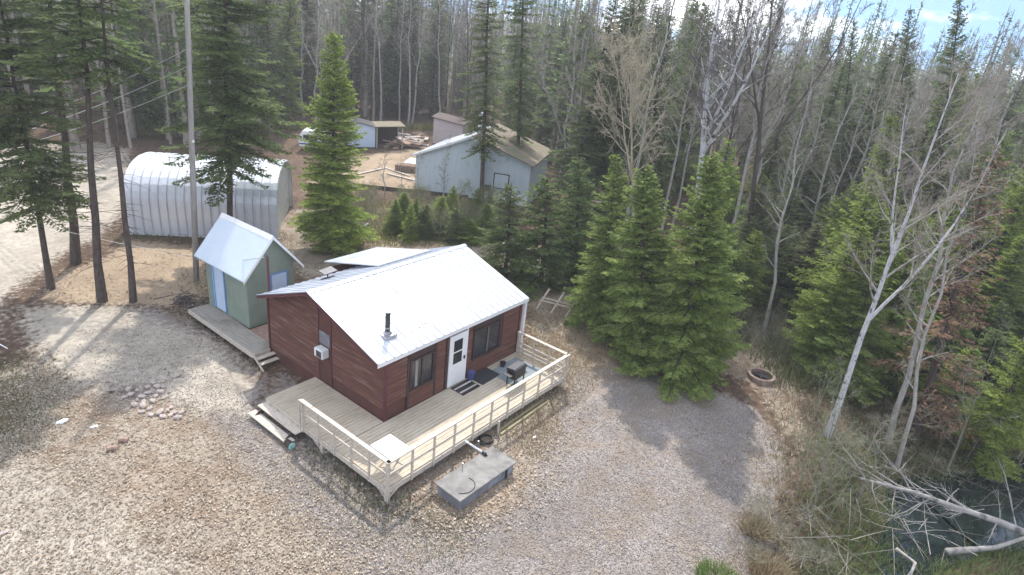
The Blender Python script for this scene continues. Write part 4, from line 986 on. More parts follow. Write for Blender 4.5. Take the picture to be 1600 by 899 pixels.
# brush pile by the shed
def sticks(n, L_, R_, h, mtl, name, px, py, label, cat='brush', seed=0, thick=.02):
    r = np.random.default_rng(seed); ln = []
    for k in range(n):
        c = r.normal(0, R_, 3)*[1, 1, 0]; c[2] = abs(r.normal(0, h)); d = r.normal(0, 1, 3)*[1, 1, .35]; d /= np.linalg.norm(d); l = L_*r.uniform(.4, 1.1)
        mid = c+r.normal(0, .06, 3); ln.append((np.array([c-d*l/2, mid, c+d*l/2]), np.array([1, .8, .4])*thick*r.uniform(.5, 1.2)))
    v, f = multi_tubes([(ln, 4)]); v[:, 2] = np.maximum(v[:, 2], -.05)
    P = gp(px, py); o = link(name, arr_mesh(name, v, f, mtl)); o.location = tuple(P); return tag(o, label, cat)
sticks(60, .9, .3, .16, M['twigdark'], 'brush_pile', 292, 474, 'heap of dark brush and roots left of the green shed', 'brush pile', 1, .025)
sticks(120, 1.1, .6, .25, M['lf_brown'] and M['firewood'], 'brush_pile', 542, 388, 'reddish heap of cut brush behind the cabin roof', 'brush pile', 2, .03)
sticks(200, 1.2, .9, .25, M['twigpale'], 'brush_pile', 1215, 540, 'scattered pale brush behind the fire ring', 'brush pile', 3, .015)

# utility pole and wires
P = gp(307, 440); up = empty('utility_pole', tuple(P), 'tall grey wooden utility pole between the trees left of the green shed', 'utility pole')
d = ray(292, 0)
dd_ = d/np.linalg.norm(d); w0_ = P-CC; tt_ = (w0_@dd_-dd_[2]*w0_[2])/(1-dd_[2]**2); TP = CC+dd_*tt_-P; PD = TP/TP[2]
MB().tube([tuple(PD*h) for h in (-.3, 5, 10, 15)], [.13, .12, .10, .09], 12).build('pole', M['pole'], up, smooth=True)
MB().tube([tuple(PD*6.6+np.array([-.02, -.2, 0])), tuple(PD*6.6+np.array([-.1, -.32, 0]))], .05, 8).build('insulator', M['white'], up)
def on_pole(py):
    lo, hi = 0, 15
    for _ in range(40):
        m_ = (lo+hi)/2; Q = P+PD*m_
        if pj(Q)[1] > py: lo = m_
        else: hi = m_
    return P+PD*lo
def wire(A, B, sag, r, name, label, mtl=M['wire']):
    A, B = np.array(A), np.array(B); pts = [tuple((B-A)*s-np.array([0, 0, sag*4*s*(1-s)])) for s in np.linspace(0, 1, 17)]
    simple(name, MB().tube(pts, r, 5), mtl, label, 'wire', tuple(A))
for i, (ya, yb, lb) in enumerate(((76, 190, 'topmost of three pale power wires left of the utility pole'), (103, 205, 'middle one of three pale power wires left of the utility pole'), (132, 222, 'lowest of three pale power wires left of the utility pole'))):
    A = on_pole(ya); dr_ = ray(-60, yb+25); t_ = 48/np.linalg.norm(dr_); wire(A, CC+dr_*t_, .35, .016, 'power_wire', lb)
mast_top = np.array([.10, 6.62, 3.6]); A = on_pole(398); A = A
B = np.array([.1, 6.62, 3.58]); 
wire(on_pole(405), B, .12, .018, 'service_wire', 'pale service cable from the utility pole over the shed roof to the cabin mast')
dr_ = ray(-60, 318); wire(on_pole(402), CC+dr_*(36/np.linalg.norm(dr_)), .2, .012, 'service_wire', 'thin cable running left from the utility pole between the trunks', M['wire'])

# ================================================================== FALLEN LOGS AT THE RIGHT
def log_px(pts, rad, name, label, depth_z, mtl, nb=0, seed=0, group=None):
    """log through pixels, each at a given height above sea of the hollow"""
    Q = [bp(a, b_, z) for (a, b_), z in zip(pts, depth_z)]; o = Q[0]
    root = empty(name, tuple(o), label, 'log', group)
    k = len(Q); MB().tube([tuple(q-o) for q in Q], [rad*(1-.65*i/(k-1)) for i in range(k)], 10).build('trunk', mtl, root, smooth=True)
    if nb:
        r = np.random.default_rng(seed); L1 = []; L2 = []
        for i in range(nb):
            s = r.uniform(.15, 1)*(k-1); j = min(int(s), k-2); p = Q[j]+(Q[j+1]-Q[j])*(s-j)-o; t = Q[j+1]-Q[j]; t /= np.linalg.norm(t)
            d = t*r.uniform(.2, .9)+r.normal(0, .6, 3)*[1, 1, .5]; d /= np.linalg.norm(d); l = r.uniform(.8, 2.8); P = [p]
            for q in range(4): d = d+r.normal(0, .12, 3)+np.array([0, 0, .03]); d /= np.linalg.norm(d); P.append(P[-1]+d*l/4)
            P = np.array(P); L1.append((P, np.array([1, .8, .6, .4, .2])*.028))
            for q in range(7):
                jj = r.integers(1, 4); d2 = (P[jj+1]-P[jj]); d2 = d2/np.linalg.norm(d2)+r.normal(0, .5, 3); d2 /= np.linalg.norm(d2); l2 = l*r.uniform(.15, .4)
                L2.append((np.array([P[jj], P[jj]+d2*l2*.5, P[jj]+d2*l2+r.normal(0, .05, 3)]), np.array([.009, .006, .003])))
        v, f = multi_tubes([(L1, 5), (L2, 3)]); link('branches', arr_mesh('branches', v, f, mtl), root)
    return root
log_px([(1640, 850), (1560, 815), (1500, 795), (1430, 770), (1345, 748)], .13, 'fallen_tree', 'fallen pale dead tree with bare branches across the lower right', [-1.2, -1.0, -.9, -.75, -.6], M['log'], 22, 4)
log_px([(1480, 862), (1555, 856), (1640, 828)], .11, 'fallen_log', 'short pale log lying in the bottom right corner under the fallen tree', [-1.6, -1.55, -1.5], M['log'], 3, 5)
log_px([(1400, 858), (1430, 880), (1410, 930)], .07, 'fallen_log', 'thin greyish log by the dark water at the bottom right', [-1.7, -1.7, -1.7], M['log'], 4, 6)

sticks(60, 2.6, 1.2, .4, M['log'], 'branch_tangle', 1400, 800, 'tangle of grey bare branches in the wet hollow under the fallen tree', 'branches', 8, .018)
sticks(60, 2.0, 1.0, .4, M['twig'], 'branch_tangle', 1290, 860, 'tangle of grey brown bare branches on the bank at the lower right', 'branches', 9, .013)
sticks(70, 2.4, 1.2, .5, M['twigdark'], 'branch_tangle', 1530, 770, 'tangle of dark branches right of the middle of the fallen tree', 'branches', 10, .016)
# ================================================================== TREES
print('protos')
PR = {}
PR['hero1'] = proto_conifer('fir_a', conifer(11, 9, 2.3, .015, .26, 11, .125, 4, .42, .050, .75, gap=.04, twigf=.36), M['lf_hero'], M['barkdark'])
PR['hero3'] = proto_conifer('fir_c', conifer(24, 8.5, 2.2, .02, .30, 10, .125, 4, .46, .050, .9, gap=.07, twigf=.38), M['lf_hero'], M['barkdark'])
PR['hero2'] = proto_conifer('fir_b', conifer(12, 7.5, 2.0, .015, .25, 10, .125, 4, .40, .048, .78, twigf=.36), M['lf_hero'], M['barkdark'])
PR['lime'] = proto_conifer('spruce_lime', conifer(13, 11, 1.9, .06, .30, 9, .14, 3, .38, .05, .8), M['lf_lime'], M['barkdark'])
PR['sun'] = proto_conifer('spruce_sunny', conifer(23, 11, 1.9, .04, .27, 11, .13, 4, .40, .052, .72), M['lf_sun'], M['barkdark'])
PR['small'] = proto_conifer('spruce_small', conifer(14, 5, 1.5, .02, .25, 8, .14, 3, .35, .05, .85), M['lf_dark'], M['barkdark'])
PR['tallA'] = proto_conifer('spruce_tall_a', conifer(15, 18, 2.1, .07, .36, 8, .20, 2, .5, .10, .75, gap=.06, tk=.75), M['lf_dark'], M['barkdark'])
PR['tallB'] = proto_conifer('spruce_tall_b', conifer(16, 18, 1.9, .24, .40, 7, .20, 2, .6, .10, .65, gap=.12, tk=.7), M['lf_dark'], M['barkdark'])
PR['tallC'] = proto_conifer('spruce_olive', conifer(17, 16, 1.9, .05, .38, 8, .20, 2, .5, .095, .8, gap=.08, tk=.75), M['lf_olive'], M['barkdark'])
PR['sparse'] = proto_conifer('spruce_sparse', conifer(18, 16, 2.0, .30, .36, 7, .16, 3, .62, .065, .6, gap=.08, tk=.62), M['lf_dark'], M['barkdark'])
PR['snag'] = proto_conifer('spruce_thin', conifer(22, 16, 1.5, .62, .36, 6, .16, 3, .6, .065, .6, gap=.15, tk=.6, dead=90), M['lf_dark'], M['barkdark'])
PR['low'] = proto_conifer('spruce_skirted', conifer(21, 16, 2.4, .27, .34, 8, .15, 3, .6, .065, .5, gap=.05, tk=.6), M['lf_dark'], M['barkdark'])
PR['brown'] = proto_conifer('spruce_dead', conifer(19, 9, 1.7, .08, .40, 7, .2, 2, .45, .05, .8, gap=.25), M['lf_brown'], M['barkdark'])
PR['bright'] = proto_conifer('spruce_right', conifer(20, 7, 1.9, .03, .28, 8, .16, 3, .42, .055, .8), M['lf_lime'], M['barkdark'])
PR['aspA'] = proto_bare('aspen_a', bare(31, 15, 2.4, .45, 20, 7, 4, .9, .13, twr=.008, wob=.07), M['barkgrey'], M['twig'])
PR['aspB'] = proto_bare('aspen_b', bare(32, 14, 2.0, .35, 20, 7, 4, 1.1, .11, fork=1, twr=.008, wob=.07), M['barkgrey'], M['twig'])
PR['aspC'] = proto_bare('aspen_c', bare(33, 12, 1.8, .25, 22, 7, 4, 1.0, .09, twr=.008, wob=.07), M['barkgrey'], M['twigpale'])
PR['aspD'] = proto_bare('aspen_dark', bare(34, 16, 2.2, .5, 18, 7, 4, .9, .14, fork=2, twr=.009), M['barkdark'], M['twigdark'])
PR['birch'] = proto_bare('birch_hero', bare(35, 13, 3.6, .42, 20, 9, 6, .8, .17, fork=2, twr=.006), M['barkgrey'], M['twig'])
PR['birch']['parts'][0][1].materials[0] = M['barkwhite']
PR['birch2'] = proto_bare('birch_hero_b', bare(36, 14, 3.4, .40, 20, 9, 6, 1.0, .20, fork=3, twr=.007, wob=.035), M['barkwhite'], M['twigdark'])
PR['tan'] = proto_bare('tan_tree', bare(37, 9, 3.2, .28, 20, 9, 6, .8, .09, fork=2, twr=.009), M['twigtan'], M['twigtan'])
PR['shrubA'] = proto_bare('shrub_a', bare(38, 2.4, 1.2, .05, 12, 5, 3, .9, .02, fork=3, twr=.0045), M['twigpale'], M['twigpale'], M['lf_shrub'], 1, .035)
PR['shrubB'] = proto_bare('shrub_b', bare(39, 2.0, 1.2, .05, 11, 5, 3, .7, .02, fork=2, twr=.004), M['twigtan'], M['twigpale'])
PR['sapl'] = proto_bare('sapling', bare(40, 5, 1.3, .2, 12, 5, 2, .9, .03, fork=1, twr=.0045), M['twigpale'], M['twigpale'])
PR['droopy'] = proto_bare('sapling_b', bare(41, 4.5, 1.6, .15, 10, 5, 2, .7, .035, fork=1, twr=.0045, droop=.1), M['twigpale'], M['twigpale'], M['lf_green'], 1, .03)

# --- left group
plant_px(PR['low'], 'spruce_tree', (80, 452), (-20, -120), 2.4, 'leftmost slender spruce at the left yard edge with drooping skirt of branches')
plant_px(PR['snag'], 'spruce_tree', (118, 412), (60, -200), 2.3, 'thick trunked dark spruce second from the left edge of the yard')
plant_px(PR['snag'], 'spruce_tree', (160, 471), (110, -160), 2.0, 'slim spruce with bare lower trunk, third from the left in the yard')
plant_px(PR['snag'], 'spruce_tree', (208, 472), (140, -170), 1.5, 'thin grey spruce with twiggy trunk, nearest the gravel left of the utility pole')
plant_px(PR['low'], 'spruce_tree', (362, 398), (345, -190), 3.0, 'big dark spruce hanging over the arched steel shed roof')
plant_px(PR['sun'], 'spruce_tree', (520, 392), (522, 48), 2.1, 'full bright green spruce standing right of the arched steel shed')
# --- near the neighbour house
plant_px(PR['tallB'], 'spruce_tree', (752, 322), (768, -120), 1.9, 'dark trunked spruce right in front of the pale blue house wall')
plant_px(PR['tallB'], 'spruce_tree', (808, 300), (822, -150), 1.9, 'second dark trunk at the right end of the pale blue house')
plant_px(PR['small'], 'spruce_tree', (790, 432), (800, 282), 1.9, 'short spruce at the right back corner of the cabin')
plant_px(PR['small'], 'spruce_tree', (845, 448), (858, 268), 2.2, 'short dark spruce behind the wooden rack')
plant_px(PR['small'], 'spruce_tree', (900, 445), (905, 240), 2.1, 'dark spruce filling the gap between the rack and the big green firs')
plant_px(PR['small'], 'spruce_tree', (712, 378), (716, 322), 1.0, 'tiny young spruce just behind the cabin ridge')
plant_px(PR['small'], 'spruce_tree', (665, 372), (664, 330), .8, 'small scrubby spruce behind the cabin, left of the tiny young one')
# --- big firs in the middle right
plant_px(PR['hero1'], 'fir_tree', (1066, 590), (1112, 240), 2.3, 'tall dense green fir nearest the gravel, its skirt touching the ground')
plant_px(PR['hero2'], 'fir_tree', (998, 555), (1008, 258), 2.3, 'dense green fir left of the tallest one, second nearest the gravel')
plant_px(PR['hero3'], 'fir_tree', (945, 505), (962, 240), 2.0, 'leftmost full green fir of the cluster by the gravel')
plant_px(PR['hero3'], 'fir_tree', (1090, 530), (1140, 215), 2.0, 'fir behind the tallest one, on the right of the green cluster')
# --- notable bare trees
plant_px(PR['tan'], 'bare_tree', (990, 420), (985, 30), 3.6, 'bare tan tree spreading its branches above the green firs')
plant_px(PR['birch2'], 'birch_tree', (1080, 420), (1130, -60), 4.0, 'big pale forked birch rising behind the tall green fir')
plant_px(PR['aspD'], 'bare_tree', (1165, 420), (1215, -80), 2.8, 'dark bare forked tree right of the big pale birch')
plant_px(PR['birch'], 'birch_tree', (1292, 682), (1500, 110), 2.5, 'pale birch leaning right above the fire ring side of the woods', rz=1.0)
plant_px(PR['aspC'], 'aspen_tree', (1192, 528), (1275, 60), 1.7, 'slim pale aspen just behind the fire ring')
plant_px(PR['aspA'], 'aspen_tree', (1388, 692), (1545, 120), 2.2, 'slender aspen trunk right of the leaning birch')
plant_px(PR['aspC'], 'aspen_tree', (1400, 735), (1530, 190), 1.6, 'thin aspen nearly touching the slender one right of the birch')
plant_px(PR['bright'], 'spruce_tree', (1335, 580), (1380, 320), 1.9, 'yellow green spruce with low boughs right of the fire ring')
plant_px(PR['bright'], 'spruce_tree', (1370, 600), (1440, 330), 2.2, 'yellow green spruce behind the leaning birch trunk')
plant_px(PR['lime'], 'spruce_tree', (1345, 500), (1395, 175), 2.0, 'tall yellow green spruce right of the slim aspen')
plant_px(PR['tallA'], 'spruce_tree', (1375, 450), (1424, 5), 1.6, 'spire topped dark spruce standing against the cloud')
plant_px(PR['tallA'], 'spruce_tree', (1300, 380), (1336, 25), 1.5, 'dark pointed spruce tip left of the spire topped one')
plant_px(PR['tallA'], 'spruce_tree', (1440, 470), (1505, -30), 1.7, 'tall dark spruce against the blue sky at the upper right')
plant_px(PR['brown'], 'dead_spruce', (1425, 690), (1560, 225), 2.1, 'brown dead spruce at the right side of the picture')
plant_px(PR['bright'], 'spruce_tree', (1530, 720), (1640, 480), 1.6, 'green young spruce near the right edge above the fallen tree')
# red dead bough
def bough(px, py, z):
    c = conifer(51, 1.6, .9, .05, .3, 7, .1, 3, .3, .03); V = c['Q'].reshape(-1, 3)[:, [2, 0, 1]]; P = bp(px, py, z)
    o = link('dead_bough', arr_mesh('dead_bough', V, np.arange(len(V)).reshape(-1, 4), M['lf_red'], rnd=c['rn'])); o.location = tuple(P); o.scale = (.8, .8, .45); o.rotation_euler = (0, .2, -.6)
    tag(o, 'rust red dead bough caught low in the yellow green spruce', 'bough')
bough(1290, 512, 1.2)

# --- wood behind, zone by zone (things nothing tells apart share label and group)
occ = []
def free(P, dmin):
    for q, r_ in occ:
        if (q[0]-P[0])**2+(q[1]-P[1])**2 < (dmin+r_)**2: return False
    return True
BLD = [((3.4, 4), 7.5), ((1.2, 10), 3.5), ((7, 22), 6.5), ((26, 22), 9.5), ((30, 34.5), 5), ((39, 35), 4.5), ((22, 37), 3.5), ((19, 26), 5)]
occ += BLD+[((14.3, -8.2), 2.3)]
ORD = ['first', 'second', 'third', 'fourth', 'fifth', 'sixth', 'seventh', 'eighth', 'ninth', 'tenth', 'eleventh', 'twelfth', 'thirteenth', 'fourteenth', 'fifteenth', 'sixteenth', 'seventeenth', 'eighteenth', 'nineteenth']
ORD += ['twentieth']+['twenty-'+o for o in ORD[:9]]+['thirtieth']+['thirty-'+o for o in ORD[:9]]+['fortieth']
def zone(n, px0, px1, py0, py1, kinds, hr, rr, label, group, name, cat='tree', dmin=1.0, seed=0, skip=None, last=True):
    r = np.random.default_rng(seed); k = tries = 0; made = []
    while k < n and tries < n*40:
        tries += 1
        px, py = r.uniform(px0, px1), r.uniform(py0, py1)
        if skip and skip(px, py): continue
        P = gp(px, py)
        if not free(P, dmin): continue
        occ.append((P, dmin*.6)); kd = kinds[r.integers(len(kinds))]; H_ = r.uniform(*hr); pr = PR[kd]
        t_ = plant(pr, name, (P[0], P[1], P[2]-.1), H_, r.uniform(*rr), label, cat, group, lean=(r.normal(0, .045), r.normal(0, .045), 1)); made.append((pj(P)[0], t_)); k += 1
    made.sort(key=lambda q: q[0])
    if 1 < len(made) <= 40 and last:
        for i, (_, t_) in enumerate(made): t_['label'] = ORD[i]+' from the left of the '+group
    return k
c = 0
c += zone(24, -250, 330, 95, 190, ['tallA', 'tallB', 'tallC'], (15, 20), (1.8, 2.6), 'dark spruce in the wood at the upper left beyond the dirt track', 'spruces of the upper left wood', 'spruce_tree', seed=1, dmin=1.6)
c += zone(20, 180, 470, 150, 212, ['tallA', 'tallC', 'lime', 'tallB'], (13, 18), (1.6, 2.4), 'spruce in the tree wall behind the arched steel shed', 'spruces behind the arched steel shed', 'spruce_tree', seed=2, dmin=1.5)
c += zone(34, 230, 560, 130, 205, ['aspA', 'aspB', 'aspD'], (14, 18), (1.8, 2.6), 'leafless aspen in the tree wall behind the arched steel shed', 'aspens behind the arched steel shed', 'aspen_tree', seed=3, dmin=.9)
c += zone(28, 430, 690, 120, 186, ['tallA', 'tallA', 'tallB', 'tallC'], (15, 20), (1.7, 2.5), 'spruce in the wood behind the pale blue hut', 'spruces behind the pale blue hut', 'spruce_tree', seed=4, dmin=1.5)
c += zone(64, 560, 900, 120, 205, ['aspA', 'aspB', 'aspD', 'aspA'], (14, 19), (1.8, 2.6), 'tall leafless aspen in the wood behind the pale blue house', 'aspens behind the pale blue house', 'aspen_tree', seed=5, dmin=.9)
c += zone(18, 600, 880, 125, 195, ['tallC', 'lime', 'tallC'], (8, 14), (1.5, 2.2), 'olive green spruce among the aspens behind the pale blue house', 'olive spruces behind the pale blue house', 'spruce_tree', seed=6, dmin=1.2)
c += zone(24, 850, 1080, 175, 370, ['tallA', 'tallC', 'tallA', 'small'], (13, 18), (1.9, 2.7), 'dark spruce in the thick wood right of the pale blue house', 'dark spruces right of the pale blue house', 'spruce_tree', seed=7, dmin=1.6)
c += zone(34, 850, 1200, 190, 400, ['aspA', 'aspB', 'aspC', 'aspD'], (13, 17), (1.8, 2.6), 'leafless aspen in the thick wood above the green firs', 'aspens above the green firs', 'aspen_tree', seed=8, dmin=.9)
c += zone(60, 1130, 1700, 170, 440, ['tallA', 'tallC', 'lime', 'tallA'], (10.5, 16), (1.6, 2.4), 'spruce in the mixed wood on the right under the sky', 'spruces of the right hand wood', 'spruce_tree', seed=9, dmin=1.4)
c += zone(80, 1100, 1750, 180, 480, ['aspA', 'aspB', 'aspC', 'aspC'], (12.5, 17.5), (1.6, 2.5), 'leafless grey aspen in the mixed wood on the right', 'aspens of the right hand wood', 'aspen_tree', seed=10, dmin=.7, skip=lambda x, y: y > 430 and x < 1240)
c += zone(26, 1120, 1300, 330, 490, ['small', 'bright', 'small', 'tallC'], (3, 6.5), (1.1, 1.8), 'low spruce filling the wood above the fire ring', 'low spruces above the fire ring', 'spruce_tree', seed=21, dmin=.8)
c += zone(30, 220, 900, 150, 212, ['sapl', 'aspC', 'sapl'], (5, 9), (1.4, 2.2), 'thin leafless understorey tree at the foot of the back wood', 'thin trees at the foot of the back wood', 'sapling', 'sapling', .6, 22)
c += zone(18, 1420, 1700, 400, 560, ['lime', 'bright', 'lime', 'tallC'], (7, 12.5), (1.7, 2.5), 'tall light green spruce in the dense stand at the right edge', 'tall light green spruces at the right edge', 'spruce_tree', seed=61, dmin=.7)
c += zone(12, 1470, 1680, 560, 680, ['bright', 'small', 'lime', 'hero3'], (2.5, 5.5), (1.2, 1.9), 'green spruce at the right edge above the fallen tree', 'green spruces at the right edge', 'spruce_tree', seed=51, dmin=.6)
c += zone(12, 1430, 1760, 480, 760, ['aspC', 'sapl', 'aspB'], (6, 10), (1.2, 2.0), 'thin leafless tree in the wet hollow at the right edge', 'thin trees in the hollow', 'aspen_tree', seed=11, dmin=.7)
c += zone(26, 1240, 1580, 470, 600, ['bright', 'lime', 'hero3', 'bright'], (4.5, 9), (1.7, 2.6), 'fresh green spruce in the thicket behind the leaning birch trunk', 'green spruces behind the birch trunk', 'spruce_tree', seed=31, dmin=.75)
c += zone(36, 1275, 1660, 430, 700, ['small', 'bright', 'bright', 'hero2'], (3, 7), (1.3, 2.1), 'young green spruce in the wood around the leaning birch', 'young spruces around the leaning birch', 'spruce_tree', seed=12, dmin=.8, skip=lambda x, y: x < 1500 and y > 585)
# saplings and shrubs along the bank
c += zone(10, 1240, 1340, 640, 870, ['sapl', 'droopy', 'sapl', 'droopy'], (2.4, 4.6), (1.0, 1.7), 'bare sapling on the bank at the edge of the gravel', 'saplings along the gravel bank', 'sapling', 'sapling', .25, 13)
c += zone(9, 1340, 1640, 690, 770, ['shrubB', 'droopy', 'sapl'], (1.5, 3.2), (1.0, 1.8), 'tangled leafless shrub around the fallen tree in the hollow', 'shrubs around the fallen tree', 'shrub', 'shrub', .3, 14)
c += zone(8, 1175, 1290, 770, 899, ['shrubB'], (.6, 1.1), (.7, 1.1), 'low tangle of bare twigs on the gravel edge at the lower right', 'twig tangles at the gravel edge', 'shrub', 'shrub', .2, 15)
occ2 = occ; occ = [((14.3, -8.2), 1.2)]
c += zone(13, 560, 765, 340, 382, ['bright', 'small', 'lime'], (1.3, 2.5), (.7, 1.2), 'young green spruce in the brushy strip behind the cabin', 'young spruces in the strip behind the cabin', 'spruce_tree', seed=41, dmin=.5)
c += zone(26, 545, 770, 318, 378, ['shrubA', 'shrubA', 'shrubB'], (1.2, 2.6), (.8, 1.3), 'yellow green shrub in the brushy strip behind the cabin', 'shrubs in the strip behind the cabin', 'shrub', 'shrub', .25, 16)
c += zone(9, 560, 760, 292, 330, ['sapl', 'aspC'], (3.0, 5.0), (.6, 1.0), 'thin bare sapling in front of the neighbouring yard', 'saplings before the neighbouring yard', 'sapling', 'sapling', .3, 17)
c += zone(14, 1130, 1240, 480, 560, ['shrubB', 'sapl'], (.9, 2.2), (.7, 1.2), 'leafless shrub behind the fire ring', 'shrubs behind the fire ring', 'shrub', 'shrub', .3, 18)
c += zone(7, 455, 520, 335, 400, ['shrubA', 'shrubB'], (.8, 1.5), (.6, .9), 'small shrub at the foot of the bright green spruce', 'shrubs under the bright spruce', 'shrub', 'shrub', .3, 19)
print('zone trees', c)
# bright green bush and dry grass clump at the bottom edge
def tuft(px, py, n, R_, h, mtl, name, label, cat, seed):
    r = np.random.default_rng(seed); a = r.uniform(0, 6.28, n); rad = R_*np.sqrt(r.random(n)); b = np.stack([rad*np.cos(a), rad*np.sin(a), 0*a], -1)
    d = np.stack([np.cos(a)*.5+r.normal(0, .3, n), np.sin(a)*.5+r.normal(0, .3, n), np.ones(n)], -1); d /= np.linalg.norm(d, axis=1, keepdims=True); l = h*r.uniform(.4, 1.1, n)[:, None]
    w = np.cross(d, r.normal(0, 1, (n, 3))); w /= np.linalg.norm(w, axis=1, keepdims=True); w *= .008+.006*h
    T = b+d*l; T[:, 2] -= l[:, 0]*.25*r.random(n); mid = b+d*l*.55
    V = np.stack([b-w*.6, b+w*.6, mid+w, T], 1).reshape(-1, 3); V2 = np.stack([b-w*.6, mid+w, T, mid-w], 1).reshape(-1, 3)
    P = gp(px, py); o = link(name, arr_mesh(name, np.concatenate([V2]), np.arange(n*4).reshape(-1, 4), mtl, rnd=r.random(n))); o.location = tuple(P); return tag(o, label, cat)
tuft(1118, 910, 700, .5, .42, M['lf_green'], 'green_bush', 'small bright green bush at the bottom edge of the gravel', 'bush', 1)
tuft(1195, 900, 1500, .5, .6, M['lf_grass'], 'grass_clump', 'pale dry grass clump right of the bright green bush', 'grass clump', 2)
tuft(1180, 830, 900, .4, .4, M['lf_grass'], 'grass_clump', 'smaller dry grass clump behind the pale one at the gravel edge', 'grass clump', 3)
# grass and weeds as ground cover
def cover(n, pts, h0, h1, name, mtl, seed):
    r = np.random.default_rng(seed); poly = pxpoly(pts); P = sample_px(n, [poly]); n = len(P)
    z = gz(P[:, 0], P[:, 1]); b = np.concatenate([P, z[:, None]], 1); d = r.normal(0, .45, (n, 3)); d[:, 2] = 1; d /= np.linalg.norm(d, axis=1, keepdims=True); l = r.uniform(h0, h1, n)[:, None]
    w = np.cross(d, r.normal(0, 1, (n, 3))); w /= np.linalg.norm(w, axis=1, keepdims=True); w *= .012*(1+h1*1.2)
    V = np.stack([b-w, b+w, b+d*l+w*.2, b+d*l-w*.2], 1).reshape(-1, 3)
    tag(link(name, arr_mesh(name, V, np.arange(n*4).reshape(-1, 4), mtl, rnd=r.random(n))), kind='stuff')
cover(14000, [(820, 480), (900, 470), (980, 560), (900, 600), (860, 640), (830, 700), (800, 540)], .04, .14, 'dry_grass', M['lf_grass'], 4)
cover(2500, [(470, 690), (610, 780), (720, 820), (700, 860), (560, 800)], .03, .10, 'weeds', M['lf_olive'], 5)
cover(4500, [(1150, 480), (1260, 480), (1250, 640), (1240, 900), (1180, 900), (1210, 640)], .05, .22, 'bank_grass', M['lf_grass'], 6)
cover(9000, [(1240, 560), (1700, 560), (1700, 800), (1230, 900)], .08, .3, 'hollow_undergrowth', M['lf_olive'], 7)
cover(30000, [(1120, 250), (1700, 250), (1700, 600), (1230, 600), (1120, 480)], .25, .9, 'wood_undergrowth', M['lf_olive'], 11)
cover(12000, [(220, 150), (900, 140), (900, 225), (700, 205), (540, 200), (220, 212)], .3, 1.0, 'back_undergrowth', M['lf_shrub'], 12)
cover(14000, [(540, 318), (780, 318), (800, 380), (540, 385)], .1, .35, 'underbrush', M['lf_shrub'], 8)
for k_, (pts_, n_) in enumerate((([(196, 362), (440, 371), (442, 381), (196, 373)], 1500), ([(305, 486), (315, 482), (402, 560), (392, 566)], 500), ([(300, 430), (330, 440), (330, 480), (300, 470)], 300), ([(650, 296), (750, 310), (750, 318), (650, 304)], 700), ([(500, 700), (605, 790), (620, 780), (520, 690)], 700))):
    cover(n_, pts_, .06, .22, 'weeds', M['lf_grass'] if k_ % 2 else M['lf_olive'], 60+k_)
cover(9000, [(1300, 680), (1700, 640), (1700, 960), (1280, 960)], .15, .5, 'hollow_brush', M['lf_dark'], 10)
cover(5000, [(-60, 560), (60, 560), (90, 640), (30, 700), (-60, 720)], .03, .1, 'shade_weeds', M['lf_olive'], 9)

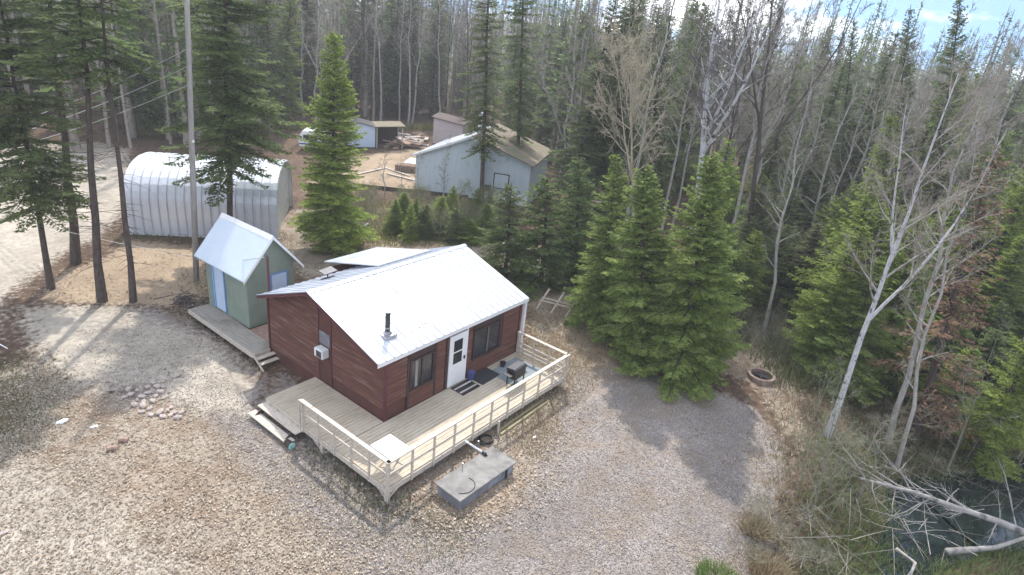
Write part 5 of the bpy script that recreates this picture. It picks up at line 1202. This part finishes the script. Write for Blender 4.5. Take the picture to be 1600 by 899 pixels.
# far wood that reads as one mass: low detail trees joined into one object
def far_wood():
    r = np.random.default_rng(77)
    cA = conifer(61, 17, 2.3, .1, .8, 6, .6, 0, .5, .26, .8); cB = conifer(62, 17, 2.0, .2, .8, 6, .55, 0, .5, .26, .7)
    bA = bare(63, 15, 2.4, .3, 16, 5, 2, 1.0, .14, twr=.02)
    def place(kind, X):
        pass
    QV = []; QR = []; TV = []; TF = []; to = 0
    bt = multi_tubes([(bA['trunks'], 5), (bA['L1'], 3), (bA['L2'], 3), (bA['L3'], 3)])
    trunkc = multi_tubes([([cA['trunk']], 5)])
    n = 0
    for i in range(2600):
        az = math.radians(YAW)+r.uniform(-.95, .95); dist = r.uniform(58, 150); x = CX+math.sin(az)*dist; y = CY+math.cos(az)*dist
        if math.hypot(x-30, y-32) < 14: continue
        rel = az-math.radians(YAW); right = rel > .32
        Hs = (r.uniform(.9, 1.2) if right else r.uniform(.9, 1.2)); z = float(gz(x, y)); a = r.uniform(0, 6.28); s = r.uniform(.8, 1.2)
        Rm = np.array([[math.cos(a)*s, -math.sin(a)*s, 0], [math.sin(a)*s, math.cos(a)*s, 0], [0, 0, Hs]])
        if r.random() < .45:
            q = (cA if r.random() < .5 else cB); QV.append((q['Q'].reshape(-1, 3)@Rm.T)+[x, y, z]); QR.append(np.clip(q['rn']*.8+r.uniform(-.1, .2), 0, 1))
            v, f = trunkc
        else: v, f = bt
        TV.append(v@Rm.T+[x, y, z]); TF.append(f+to); to += len(v); n += 1
        if n > 950: break
    V = np.concatenate(QV); tag(link('far_wood', arr_mesh('far_wood', V, np.arange(len(V)).reshape(-1, 4), M['lf_dark'], rnd=np.concatenate(QR))), kind='stuff')
    tag(link('far_wood_trunks', arr_mesh('far_wood_trunks', np.concatenate(TV), np.concatenate(TF), M['twig'])), kind='stuff')
    print('far', n, len(V)//4, sum(map(len, TF)))
far_wood()
print('objects', len(bpy.data.objects), 'tris', sum(len(m.polygons)*2 for m in bpy.data.meshes))

# ------------------------------------------------------------------ air: thin even haze round the whole place
HZ = 1.0
hb_ = MB().box(-260, 330, -260, 330, -6, 45).build('haze', M['white'], None, kind='stuff')
hm = bpy.data.materials.new('haze'); hm.use_nodes = True; hm.node_tree.nodes.clear()
ho = N(hm.node_tree, 'ShaderNodeOutputMaterial'); hv = N(hm.node_tree, 'ShaderNodeVolumePrincipled'); hv.inputs['Density'].default_value = .0010; hv.inputs['Color'].default_value = (.93, .95, 1, 1); hv.inputs['Anisotropy'].default_value = .2
hm.node_tree.links.new(hv.outputs[0], ho.inputs['Volume']); hb_.data.materials.clear(); hb_.data.materials.append(hm)
